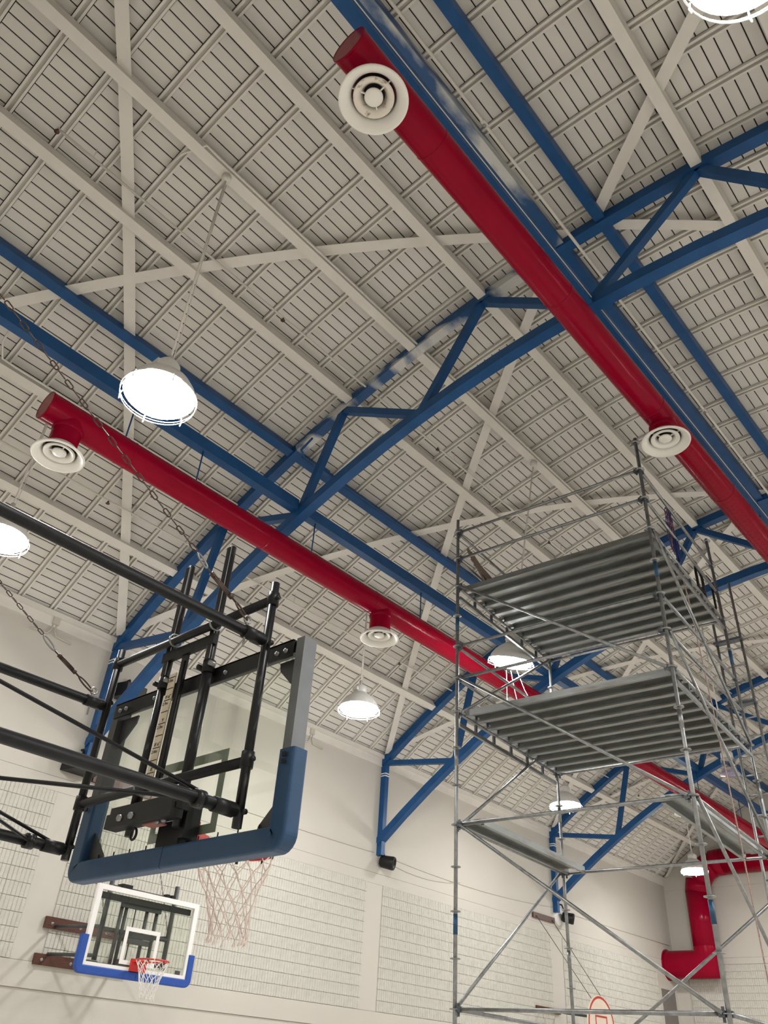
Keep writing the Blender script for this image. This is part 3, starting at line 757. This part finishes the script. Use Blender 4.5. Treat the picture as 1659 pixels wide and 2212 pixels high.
MB().box(XI - .03, XI + .0, 4.075, 4.092, 1.2, 1.80).build('white_strip', 'white', g)
# height scale
rl = MB().box(XI - .034, XI - .028, 4.000, 4.070, 1.22, 1.93).build('height_scale', 'ruler', g)
zl = {1.323: "8'", 1.468: "8'-6\"", 1.614: "9'", 1.759: "9'-6\"", 1.905: ""}
zm = {1.468: '2.6m', 1.614: '2.7m', 1.759: '2.9m', 1.905: '3.0m'}
lines = MB()
for z in zl:
    for dz in (0, -.073): lines.box(XI - .036, XI - .0335, 4.002, 4.068, z + dz - .0022, z + dz + .0022)
lines.build('scale_lines', 'black', rl)
def text_mesh(body, size, name, material, parent, loc, rot):
    cu = bpy.data.curves.new(name, 'FONT'); cu.body = body; cu.size = size; cu.align_x = 'CENTER'; cu.extrude = .0004; cu.resolution_u = 2
    tmp = bpy.data.objects.new(name, cu); COL.objects.link(tmp)
    dg = bpy.context.evaluated_depsgraph_get(); me = bpy.data.meshes.new_from_object(tmp.evaluated_get(dg))
    bpy.data.objects.remove(tmp); me.materials.clear(); me.materials.append(MATS[material])
    o = bpy.data.objects.new(name, me); COL.objects.link(o); o.parent = parent
    o.location = V(loc) - ORIGIN[parent.name]; o.rotation_euler = rot; return o
ROT_BACK = Matrix(((0, 0, -1), (-1, 0, 0), (0, 1, 0))).to_euler()     # text facing -x, reading towards -y
for z, s in zl.items():
    if s: text_mesh(s, .030, 'scale_text', 'black', rl, (XI - .0365, 4.030, z + .010), ROT_BACK)
for z, s in zm.items(): text_mesh(s, .028, 'scale_text', 'black', rl, (XI - .0365, 4.045, z - .030), ROT_BACK)
# board
GY0, GY1, GZ0, GZ1 = 2.955, 4.785, .86, 1.915
MB().box(XG, XG + .012, GY0 + .03, GY1 - .03, GZ0 + .03, GZ1 - .03).build('glass', 'glass', g)
MB().box(XG - .065, XG + .025, GY0, GY0 + .062, GZ0, GZ1).build('side_channel', 'grey_metal', g, 'bare grey metal side channel')
MB().box(XG - .065, XG + .025, GY1 - .075, GY1, GZ0, GZ1).build('side_channel', 'dark_grey', g)
MB().box(XG - .02, XG + .025, GY0 + .063, GY1 - .076, GZ1 - .05, GZ1).build('top_channel', 'dark_grey', g)
MB().box(XG - .02, XG + .025, GY0 + .063, GY1 - .076, GZ0, GZ0 + .06).build('bottom_channel', 'dark_grey', g)
tb = MB().box(XG - .075, XG - .065, GY0 + .08, GY1 - .03, GZ1 - .10, GZ1 - .005).box(XG - .075, XG - .01, GY0 + .08, GY1 - .03, GZ1 - .012, GZ1 - .002).build('top_angle_bar', 'black', g)
for y in (GY0 + .13, GY0 + .20, 3.6, 4.3, GY1 - .10, GY1 - .17): MB().lathe((XG - .075, y, GZ1 - .06), (-1, 0, 0), [(.014, 0), (.012, .012), (0, .012)], 8).build('bolt', 'grey_metal', tb)
for (y0, s, z0, sz) in ((GY0 + .06, 1, GZ0 + .05, 1), (GY1 - .07, -1, GZ0 + .05, 1), (GY1 - .07, -1, GZ1 - .10, -1), (GY0 + .06, 1, GZ1 - .09, -1)):
    MB().prism([(XG - .02, y0, z0), (XG - .02, y0 + s * .17, z0), (XG - .02, y0 + s * .16, z0 + sz * .05), (XG - .02, y0, z0 + sz * .20)], (.012, 0, 0)).build('corner_gusset', 'dark_grey', g)
# painted square, seen through the glass
sq = MB()
for (a, b, c_, d_) in ((3.555, 4.165, 1.375, 1.43), (3.555, 4.165, .985, 1.035), (3.555, 3.61, 1.035, 1.375), (4.11, 4.165, 1.035, 1.375)): sq.box(XG + .0125, XG + .014, a, b, c_, d_)
sq.build('target_square', 'glass_paint_back', g)
# padding
def pad_sweep(path, wd, dp, mat_, parent, name, inner):
    prof = []; rc = .016
    for (cx_, cy_, a0) in ((1, 1, 0), (-1, 1, 90), (-1, -1, 180), (1, -1, 270)):
        for k in range(4):
            a = math.radians(a0 + 30 * k); prof.append((cx_ * (dp / 2 - rc) + rc * math.cos(a), cy_ * (wd / 2 - rc) + rc * math.sin(a)))
    return MB().sweep(path, prof, up=inner, smooth=False).build(name, mat_, parent)
def corner_path(X, ya, yb, zt, zb_, r, axis='y'):
    P = [(ya, zt), (ya, zb_ + r)]
    s = 1 if yb > ya else -1
    for i in range(1, 6): a = math.radians(18 * i - 9); P.append((ya + s * r * (1 - math.cos(a)), zb_ + r - r * math.sin(a)))
    P.append((ya + s * r, zb_)); P.append(((ya + yb) / 2 - s * .002, zb_))
    return [(X, p[0], p[1]) for p in P]
PW = .098
for ya, nm in ((GY0 + .02, 'right'), (GY1 - .02, 'left')):
    pp = corner_path(XG - .025, ya, 2 * YC - ya, 1.30, GZ0 + .015, .03)
    pd = pad_sweep(pp, PW, .116, 'pad_blue', g, 'edge_pad', (1, 0, 0))
    s = 1 if ya < YC else -1
    for i in range(3):
        yy = ya + s * (.24 + .24 * i); MB().box(XG - .045, XG - .005, yy - .03, yy + .03, GZ0 - .037, GZ0 - .033).build('vent_slot', 'black', pd)
    for dz in (0, .035): MB().box(XG - .09, XG - .083, ya - .012, ya + .012, 1.22 + dz, 1.242 + dz).build('vent_slot', 'black', pd)
    for i in range(5):
        yy = ya + s * (.18 + .16 * i); MB().box(XG - .03, XG - .024, yy - .002, yy + .002, GZ0 + .055, GZ0 + .105).build('pad_clip', 'black', pd)
# rim carrier and rim
MB().box(XI - .075, XI + .015, 3.655, 4.285, 1.075, 1.15).build('carrier_beam', 'black', g)
cb = MB().box(XI - .10, XI - .02, 3.66, 4.275, 1.03, 1.105).build('carrier_beam', 'black', g)
for y in (4.02, 4.13): MB().lathe((XI - .10, y, 1.072), (-1, 0, 0), [(0, .014), (.018, .014), (.02, 0)], 6).build('bolt', 'galv', cb)
for y in (3.78, 3.84): MB().lathe((XI - .04, y, 1.05), (-.3, 0, -1), [(0, .03), (.015, .03), (.015, 0)], 8).build('bolt', 'galv', cb)
MB().box(XI - .06, XI + .01, 3.83, 3.96, 1.023, 1.03).build('warning_label', 'label_red', cb)
MB().tube([(XI - .06 + .0, 4.02 + .026 * math.cos(a), .985 + .03 * math.sin(a)) for a in [2 * math.pi * i / 14 for i in range(14)]], .007, 6, closed=True).build('pull_ring', 'black', cb)
MB().box(XI + .02, XG - .002, 3.68, 3.72, .95, 1.12).box(XI + .055, XG - .002, 3.77, 3.97, .915, 1.06).build('rim_bracket', 'black', g)
RIMC = (3.02, YC, 1.005)
rm = ring(RIMC, .2286, .0095).build('rim', 'rim_red', g)
rpz = MB().box(XG + .014, XG + .05, 3.745, 3.995, .935, 1.065)
rpz.prism([(XG + .05, 3.75, .995), (XG + .05, 3.99, .995), (2.80, YC + .05, .995), (2.80, YC - .05, .995)], (0, 0, .03))
rpz.build('rim_plate', 'rim_red', rm)
for s in (-1, 1): MB().tube([(XG + .05, YC + s * .10, .955), (2.86, YC + s * .14, .975), (3.0, YC + s * .225, 1.0)], .009, 6).build('rim_strut', 'rim_red', rm)
for i in range(8):
    a = 2 * math.pi * i / 8; MB().box(RIMC[0] + .222 * math.cos(a) - .006, RIMC[0] + .222 * math.cos(a) + .006, RIMC[1] + .222 * math.sin(a) - .006, RIMC[1] + .222 * math.sin(a) + .006, .975, .993).build('net_hook', 'black', rm)
make_net(rm, RIMC, .2286, 'net_pink', rm, drop=.43, r=.0032, skew=(.03, -.03), seed=3)
# chains of the near goal
def make_turnbuckle(t, pts, m1, m2):
    """carabiner, turnbuckle body and shackle between chain end pts[0] and eye pts[-1]"""
    c0, t0, t1, e = [V(p) for p in pts]
    def oval(a, b, wd, r, m_, nm):
        d = (b - a); L = d.length; d.normalize(); A = V((0, 1, 0)); P = []
        for k in range(14):
            an = 2 * math.pi * k / 14; P.append((a + b) / 2 + d * (math.cos(an) * L / 2) + (A * .3 + d.cross(A) * .95) * (math.sin(an) * wd / 2))
        MB().tube(P, r, 6, closed=True).build(nm, m_, t)
    oval(c0, t0, .036, .0055, m2, 'carabiner')
    d = (t1 - t0).normalized()
    MB().tube([t0, t1], .0055, 6).build('threaded_rod', m1, t)
    for s_ in (-1, 1): MB().tube([t0 + d * .05 + V((0, 0, .011 * s_)), t1 - d * .05 + V((0, 0, .011 * s_))], .005, 6).build('turnbuckle_side', m1, t)
    for p in (t0 + d * .045, t1 - d * .045): MB().lathe(p, d, [(0, -.012), (.014, -.012), (.014, .012), (0, .012)], 8).build('turnbuckle_end', m1, t)
    oval(t1, e, .03, .0055, m1, 'shackle')
c1 = make_chain('chain', (1.90, YRp, 2.185), (X_NEAR, YRp, 3.79), .064, .026, .0036, 'rust_chain', 'rusty chain and turnbuckle on the right top pipe of the near backboard')
make_turnbuckle(c1, [(1.91, YRp, 2.18), (1.985, YRp, 2.125), (2.205, YRp, 2.02), (2.30, YRp, 1.955)], 'rust_chain', 'galv')
c2 = make_chain('chain', (1.895, YLp, 2.145), (X_NEAR, YLp, 3.80), .058, .023, .0034, 'rust_chain', 'rusty chain and turnbuckle on the left top pipe of the near backboard')
make_turnbuckle(c2, [(1.90, YLp, 2.14), (2.0, YLp, 2.075), (2.205, YLp, 1.975), (2.32, YLp, 1.915)], 'rust_chain', 'galv')

# ---- far goal on the left wall, seen from the front
FY, FX = 11.58, 7.60
fg = thing('basketball_backboard', (FX, FY, .98), 'white-framed glass backboard facing us on the left wall with royal blue padding', 'backboard')
hx = .925
def fb(name, x0, x1, z0, z1, m_, y0=0, y1=.05, par=fg): return MB().box(x0, x1, FY + y0, FY + y1, z0, z1).build(name, m_, par)
FZ0, FZ1 = .985, 2.075
fb('glass', FX - hx + .04, FX + hx - .04, FZ0 + .04, FZ1 - .04, 'glass', .02, .03)
for (a, b, c_, d_) in ((FX - hx, FX + hx, FZ1 - .07, FZ1), (FX - hx, FX + hx, FZ0, FZ0 + .09), (FX - hx, FX - hx + .078, FZ0 + .09, FZ1 - .07), (FX + hx - .078, FX + hx, FZ0 + .09, FZ1 - .07)): fb('frame_rail', a, b, c_, d_, 'white', -.005, .05)
tq = MB()
for (a, b, c_, d_) in ((FX - .305, FX + .305, 1.535, 1.59), (FX - .305, FX + .305, 1.105, 1.16), (FX - .305, FX - .25, 1.16, 1.535), (FX + .25, FX + .305, 1.16, 1.535)): tq.box(a, b, FY + .012, FY + .0195, c_, d_)
tq.build('target_square', 'white', fg)
fb('maker_mark', FX + .70, FX + .79, 1.075, 1.13, 'dark_grey', .012, .0195)
fb('top_bar', FX - .82, FX + .82, 1.90, 1.985, 'black', .055, .10)
for x, nm in ((7.02, 0), (8.22, 0)): pass
for x in (7.005, 8.195):
    MB().tube([(x, FY + .22, 1.12), (x, FY + .22, 2.30)], .036, 12).build('frame_post', 'dark_grey', fg)
for z in (1.53, 2.10): MB().tube([(7.005, FY + .22, z), (8.195, FY + .22, z)], .03, 12).build('cross_pipe', 'dark_grey', fg)
for x in (7.23, 7.31, 7.68, 7.86): MB().tube([(x, FY + .15, 1.05), (x, FY + .15, 1.96)], .028, 10).build('slide_tube', 'dark_grey', fg)
MB().tube([(7.48, FY + .16, 1.05), (7.48, FY + .16, 1.9)], .008, 6).build('screw_rod', 'black', fg)
for z, a, b in ((1.50, 7.35, 7.86), (1.42, 7.38, 7.80), (1.13, 7.30, 7.60), (1.88, 7.2, 7.9)): MB().box(a, b, FY + .09, FY + .14, z - .035, z + .035).build('carrier_beam', 'dark_grey', fg)
for i, (x, s) in enumerate(((7.005, -1), (8.195, 1))):
    for z in (1.56, 1.18): MB().tube([(x + s * .10 * 0, FY + .22, z), (x + s * .0 + (-.02 if s < 0 else .02), WL - .05, z + .05)], .026, 10).build('reach_pipe', 'dark_grey', fg)
MB().tube([(7.005, FY + .25, 1.56), (8.0, WL - .05, 1.62)], .012, 8).build('stay_rod', 'dark_grey', fg)
MB().box(6.78, 7.05, FY + .18, FY + .26, 1.07, 1.11).build('lower_bracket', 'dark_grey', fg)
for (x0, x1, z0, z1) in ((6.80, 8.45, 1.575, 1.735), (6.78, 8.45, 1.075, 1.225)):
    wb = MB().box(x0, x1, WL - .065, WL - .012, z0, z1).build('mounting_board', 'wood_brown', fg)
    for x in (x0 + .12, x0 + .62, x0 + 1.1): MB().lathe((x, WL - .065, z0 + .07), (0, -1, 0), [(.026, 0), (.022, .008), (0, .012)], 10).build('bolt', 'galv', wb)
wb = MB().box(6.95, 8.30, WL - .06, WL - .0, 3.86, 4.0).build('mounting_board', 'wood_brown', fg)
tbx = fb('winch_box', FX - .44, FX - .26, 2.085, 2.16, 'black', .15, .3); fb('winch_bar', FX - .3, FX + .62, 2.11, 2.125, 'black', .2, .22); fb('winch_box', FX + .38, FX + .44, 2.06, 2.15, 'black', .15, .25); fb('winch_box', FX + .48, FX + .54, 2.06, 2.15, 'black', .15, .25)
def corner_path_x(xa, xb, zt, zb_, r): return [(p[1], FY + .02, p[2]) for p in corner_path(0, xa, xb, zt, zb_, r)]
for xa in (FX - hx - .02, FX + hx + .02):
    pad_sweep(corner_path_x(xa, 2 * FX - xa, 1.40 if xa < FX else 1.36, FZ0 - .01, .05), .085, .11, 'pad_royal', fg, 'edge_pad', (0, 1, 0))
FR = (FX, FY - .385, 1.165)
frm = ring(FR, .2286, .011).build('rim', 'rim_red', fg)
q = MB().box(FX - .13, FX + .13, FY - .05, FY - .006, 1.03, 1.19)
q.prism([(FX - .12, FY - .05, 1.15), (FX + .12, FY - .05, 1.15), (FX + .06, FY - .16, 1.15), (FX - .06, FY - .16, 1.15)], (0, 0, .03))
q.build('rim_plate', 'rim_red', frm)
make_net(frm, FR, .2286, 'net_white', frm, drop=.44, r=.0048, seed=9)
make_chain('chain', (7.02, FY + .22, 1.62), (7.05, WL - .05, 3.92), .062, .026, .005, 'chain_grey', 'thin chain down to the left side of the far backboard')
make_chain('chain', (8.18, FY + .22, 1.62), (8.15, WL - .05, 3.92), .062, .026, .005, 'chain_grey', 'thin chain down to the right side of the far backboard')

# ---- fan-shaped practice board farther along the wall
QX, QY = 21.55, 11.62
q = thing('basketball_backboard', (QX, QY, 1.15), 'cream fan-shaped backboard with red outline, low behind the scaffold', 'backboard')
def fan(R_, zb_, xs_):
    pts = []
    for i in range(25):
        a = math.pi * i / 24; pts.append((QX + R_ * math.cos(a), 1.36 + R_ * math.sin(a)))
    pts += [(QX - R_ * .92, zb_ + .12), (QX - R_ * .55, zb_), (QX + R_ * .55, zb_), (QX + R_ * .92, zb_ + .12)]
    return pts
P0 = fan(.685, 1.0, 0)
MB().prism([(x, QY, z) for x, z in P0], (0, .035, 0)).build('board', 'sign_cream', q)
def outline(pts, k, wd, m_, nm):
    cxx = QX; czz = 1.36; a = [(cxx + (x - cxx) * k, QY - .0035, czz + (z - czz) * k) for x, z in pts]; b = [(cxx + (x - cxx) * (k - wd), QY - .0035, czz + (z - czz) * (k - wd)) for x, z in pts]
    mb = MB(); n = len(pts)
    for i in range(n): j = (i + 1) % n; mb.quad([a[i], a[j], b[j], b[i]])
    mb.build(nm, m_, q)
outline(P0, .97, .075, 'stripe_red', 'red_outline')
mb = MB()
for (a, b, c_, d_) in ((-.3, .3, 1.56, 1.60), (-.3, -.26, 1.1, 1.56), (.26, .3, 1.1, 1.56)): mb.box(QX + a, QX + b, QY - .004, QY, c_, d_)
mb.build('target_lines', 'stripe_red', q)
rq = ring((QX, QY - .33, 1.2), .2286, .010).build('rim', 'rim_red', q); make_net(rq, (QX, QY - .33, 1.2), .2286, 'net_white', rq, drop=.42, r=.006, seed=5)
for z in (1.55, 1.1):
    wb = MB().box(20.9, 22.1, WL - .06, WL - .005, z + .1, z + .22).build('mounting_board', 'wood_brown', q)
    for s in (-.4, .4): MB().tube([(QX + s, QY + .03, z), (QX + s, WL - .05, z + .15)], .025, 8).build('reach_pipe', 'dark_grey', q)
MB().box(20.95, 22.07, WL - .06, WL - .005, 3.86, 4.0).build('mounting_board', 'wood_brown', q)
for s in (-.45, .35): MB().tube([(QX + s * .8, QY + .04, 1.95), (QX + s * 1.05, WL - .06, 3.92)], .009, 6).build('stay_wire', 'chain_grey', q)

# ------------------------------------------------------------------ scaffold tower
LF = V((8.43, 6.365, 0)); RF = V((8.665, 3.35, 0))
u = (RF - LF).normalized(); v = V((-u.y, u.x, 0)); SPAN = (RF - LF).length
LB = LF + v * SPAN; RB = RF + v * SPAN
sc = thing('scaffold_tower', (LF + u * SPAN / 2 + v * SPAN / 2 + V((0, 0, FLOOR))), 'tall galvanised ring-lock scaffold tower with two metal decks and guard rails', 'scaffold')
lev = [7.67 - .5 * k for k in range(19)]
ros = MB().lathe((0, 0, 0), (0, 0, 1), [(.024, -.005), (.061, -.005), (.061, .005), (.024, .005)], 16).mesh('rosette', 'galv')
def post(P, ztop, nm='standard'):
    o = MB().tube([(P.x, P.y, FLOOR + .04), (P.x, P.y, ztop)], .0242, 12).build(nm, 'galv', sc)
    for z in lev:
        if z < ztop and z > FLOOR + .2: r_ = piece('rosette', ros, o, (P.x, P.y, z))
    for zj in (5.42, 3.42, 1.42): MB().tube([(P.x, P.y, zj), (P.x, P.y, zj + .22)], .0272, 12).build('spigot_sleeve', 'tube_blue' if P in (LF, RF, RB) and zj != 3.42 else 'galv', o)
    MB().box(P.x - .075, P.x + .075, P.y - .075, P.y + .075, FLOOR, FLOOR + .01).build('base_plate', 'galv_dark', o)
    return o
post(LF, 7.42); post(RF, 7.75); post(LB, 6.55); post(RB, 7.72)
def ledger(A, B, z, nm='ledger', r=.0225):
    A = V((A.x, A.y, z)); B = V((B.x, B.y, z)); d = (B - A).normalized()
    o = MB().tube([A + d * .055, B - d * .055], r, 10).build(nm, 'galv', sc)
    for P, s in ((A, 1), (B, -1)):
        MB().bar(P + d * s * .03, P + d * s * .085, .05, .055).build('wedge_head', 'galv_dark', o)
        MB().bar(P + d * s * .05 + V((0, 0, .06)), P + d * s * .05 - V((0, 0, .07)), .008, .028, up=d).build('wedge', 'galv_dark', o)
    return o
def diag(A, za, B, zb_):
    A = V((A.x, A.y, za)); B = V((B.x, B.y, zb_)); d = (B - A).normalized(); h = V((d.x, d.y, 0)).normalized(); o_ = h.cross(V((0, 0, 1))) * .03
    o = MB().tube([A + h * .05 + o_, B - h * .05 + o_], .0215, 10).build('diagonal_brace', 'galv', sc)
    for P, s in ((A, 1), (B, -1)): MB().bar(P + h * s * .03 + o_ * .6, P + h * s * .09 + o_ * .8, .03, .06).build('wedge_head', 'galv_dark', o)
sides = {'f': (LF, RF), 'l': (LF, LB), 'r': (RF, RB), 'b': (LB, RB)}
for z in (7.17, 6.67): [ledger(*sides[s], z) for s in 'flr']
for z in (5.17, 4.67): [ledger(*sides[s], z) for s in 'flr']
for z in (6.17, 4.17): [ledger(*sides[s], z) for s in 'lrb']
for z in (2.67, .67): [ledger(*sides[s], z) for s in 'flrb']
for z in (6.17, 4.17):          # trussed bearers under the deck hooks
    for s in 'lr':
        A, B = sides[s]; d = (B - A).normalized()
        o = MB().bar(A + d * .06 + V((0, 0, z - .16)), B - d * .06 + V((0, 0, z - .16)), .035, .05).build('bearer_chord', 'galv', sc)
        for i in range(1, 6): p = A + d * (SPAN * i / 6); MB().bar(p + V((0, 0, z - .15)), p + V((0, 0, z - .02)), .03, .04, up=d).build('bearer_strut', 'galv_dark', o)
diag(LF, 6.17, RF, 4.17); diag(LF, 4.67, RF, 2.67); diag(LF, 2.67, RF, .67)
diag(LB, 2.67, LF, .67); diag(LF, 2.67, LB, 4.67); diag(LF, 4.17, LB, 6.17)
diag(RF, 6.17, RB, 4.17); diag(RF, 4.67, RB, 2.67); diag(RF, 2.67, RB, .67)
diag(RB, 2.67, LB, .67) if False else None
# a cross brace low on the far side
diag(RB, 2.2, LB, .2)
# decking planks
def plank_mesh(L, name='deck_plank', mt='galv_deck'):
    mb = MB(); wd = .318; h = .085
    # cross-section seen from below: two folded flanges and a shallow ribbed soffit
    sec = [(-wd / 2, 0), (-wd / 2, -h), (-wd / 2 + .045, -h), (-wd / 2 + .049, -h + .02), (-wd / 2 + .055, -.010), (-.05, -.010), (-.035, -.022), (.035, -.022), (.05, -.010), (wd / 2 - .055, -.010), (wd / 2 - .049, -h + .02), (wd / 2 - .045, -h), (wd / 2, -h), (wd / 2, 0)]
    n = len(mb.v)
    for x in (0, L):
        for a, b in sec: mb.v.append(V((x, a, b)))
    K = len(sec)
    for i in range(K): j = (i + 1) % K; mb.f.append((n + i, n + j, n + K + j, n + K + i)); mb.sm.append(False)
    mb.f.append(tuple(n + i for i in range(K))); mb.sm.append(False); mb.f.append(tuple(n + K + i for i in reversed(range(K)))); mb.sm.append(False)
    return mb.mesh(name, mt)
LPk = SPAN - .12
plk = plank_mesh(LPk); hk = MB().box(-.09, .02, -.025, .025, -.055, .0).mesh('hook', 'galv')
rot_u = (0, 0, math.atan2(u.y, u.x))
for z in (6.17, 4.17):
    n = 9
    for i in range(n):
        base = LF + v * (.13 + (SPAN - .26) * (i + .5) / n) + u * .06 + V((0, 0, z + .062))
        p = piece('deck_plank', plk, sc, base, rot_u); ORIGIN[p.name] = V((0, 0, 0))
        for s in (-.1, .1):
            for xx in (0, LPk):
                h_ = bpy.data.objects.new('hook', hk); COL.objects.link(h_); h_.parent = p; h_.location = (xx + (.035 if xx else -.0) , s, -.0)
        ORIGIN[p.name] = base
rot_v = (0, 0, math.atan2(v.y, v.x))
for P, s in ((LF, 1), (RF, -1)):
    p = piece('deck_plank', plk, sc, P + u * (s * .22) + v * .06 + V((0, 0, 2.67 + .062)), rot_v)
# toe edge and ladder at the back right corner
d_ = thing('scaffold_ladder', (12.05, 3.68, .5), 'narrow galvanised rung ladder fixed behind the back right scaffold post', 'ladder')
for y in (3.49, 3.87): MB().tube([(12.05, y, FLOOR), (12.05, y, 7.0 if y < 3.6 else 6.35)], .021, 10).build('stile', 'galv', d_)
z = FLOOR + .3
while z < 6.3:
    MB().tube([(12.05, 3.49, z), (12.05, 3.87, z)], .013, 8).build('rung', 'galv', d_); z += .28
for z in (5.95, 4.9): MB().box(11.95, 12.08, 3.46, 3.90, z, z + .035).build('ladder_clamp', 'galv_dark', d_)

# ------------------------------------------------------------------ things on the scaffold
bd = thing('board_bundle', (LF + v * .9 + u * .15 + V((0, 0, 6.24))), 'bundle of weathered grey boards leaning in the top left corner of the scaffold', 'boards')
rnd = random.Random(4)
for i in range(7):
    a = LF + v * (.18 + .05 * rnd.random()) + u * (.06 + .018 * i) + V((0, 0, 6.95 - .05 * i + .05 * rnd.random()))
    b = LF + v * (1.15 + .16 * rnd.random()) + u * (.10 + .05 * i) + V((0, 0, 6.27))
    MB().bar(a, b, .075, .018, up=u).build('board', 'wood_old', bd)
def rope_coil(c, label):
    t = thing('rope_coil', c, label, 'rope'); rnd = random.Random(11)
    c = V(c)
    for i in range(9):
        wv = .03 + .07 * rnd.random(); ln = .38 + .40 * rnd.random(); off = rnd.uniform(-.10, .10)
        pts = []
        for k in range(18):
            a = 2 * math.pi * k / 18
            pts.append(c + v * (off + math.cos(a) * wv * (1.0 + .5 * math.sin(a * 2)) + rnd.uniform(-.015, .015)) + V((rnd.uniform(-.012, .012), rnd.uniform(-.02, .02), -ln / 2 + (ln / 2 + .03) * math.sin(a))))
        MB().tube(pts, .0058, 5, closed=True).build('loop', 'rope_purple' if i % 3 else 'rope_blue', t)
    for i in range(4):
        MB().tube([c + V((.045 * math.cos(b), .045 * math.sin(b), -.30 + .016 * i)) for b in [2 * math.pi * k / 12 for k in range(12)]], .006, 5, closed=True).build('wrap', 'rope_purple', t)
    return t
ropeP = RF + v * 1.15
rope_coil(tuple(ropeP + V((0, 0, 7.17)) - u * .04), 'coil of purple and blue rope hanging on the right top guard rail')
ob = thing('rope_bundle', tuple(ropeP + V((0, 0, 6.2)) + v * .05), 'dark blue bundle of rope hanging beside the rope coil at deck height', 'rope')
rnd = random.Random(2)
for i in range(5):
    c = ropeP + v * (.02 + .03 * rnd.random()) + V((0, 0, 6.68)); ln = .36 + .08 * rnd.random(); wv = .03 + .04 * rnd.random()
    MB().tube([c + v * (math.cos(a) * wv) + V((0, 0, -ln / 2 + ln / 2 * math.sin(a))) + u * (-.03 + .01 * i) for a in [2 * math.pi * k / 14 for k in range(14)]], .007, 5, closed=True).build('loop', 'rope_blue', ob)
rp0 = ropeP + v * .12 - u * .05
rope = MB().tube([rp0 + V((0, 0, 7.15)), rp0 + V((.02, 0, 6.4)), rp0 + V((.10, 0, 5.6)) + u * .02, rp0 + V((.13, 0, 4.2)) + u * .05, rp0 + V((.16, 0, 2.4)) + u * .07, rp0 + V((.18, 0, -.6)) + u * .08], .009, 6).build('hand_rope', 'rope_tan')
tag(rope, 'thin brownish rope hanging down the right side of the scaffold', 'rope')
fr0 = RF + v * 2.35 - u * .1
fm = thing('hand_truck_frame', tuple(fr0 + V((0, 0, 6.24))), 'black tubular frame standing at the back right of the upper deck', 'frame')
MB().tube([fr0 + V((0, 0, 6.24)), fr0 + V((0, 0, 6.80)), fr0 + v * .02 + V((0, 0, 6.86)) , fr0 + v * .26 + V((0, 0, 6.86)), fr0 + v * .30 + V((0, 0, 6.80)), fr0 + v * .30 + V((0, 0, 6.24))], .022, 8).build('loop', 'black', fm)
MB().tube([fr0 + u * .06 + v * .32 + V((0, 0, 6.82)), fr0 + u * .06 + v * .50 + V((0, 0, 6.84)), fr0 + u * .06 + v * .56 + V((0, 0, 6.7)), fr0 + u * .06 + v * .56 + V((0, 0, 6.36)), fr0 + u * .06 + v * .48 + V((0, 0, 6.28))], .018, 8).build('handle', 'black', fm)
MB().bar(fr0 + V((0, 0, 6.5)), fr0 + v * .30 + V((0, 0, 6.5)), .02, .03).build('cross_bar', 'black', fm)
# cords under lamp behind the lower deck
wc = thing('hanging_cord', (L2[0], L2[1], L2[2] - 1.2), 'white cords dangling from the lamp behind the scaffold onto the lower deck', 'cord')
bx_ = V((L2[0], L2[1] + .1, L2[2] - .1))
for dx, dy in ((.12, -.10), (.22, -.28), (.02, .02)):
    MB().tube([bx_ + V((dx * .5, dy * .5, -.05)), bx_ + V((dx * .9, dy * .8, -.4)), bx_ + V((dx * 1.3, dy * 1.3, -.75)), bx_ + V((dx * 1.2, dy * 1.5, -1.15))], .0045, 5).build('cord', 'wire_white', wc)
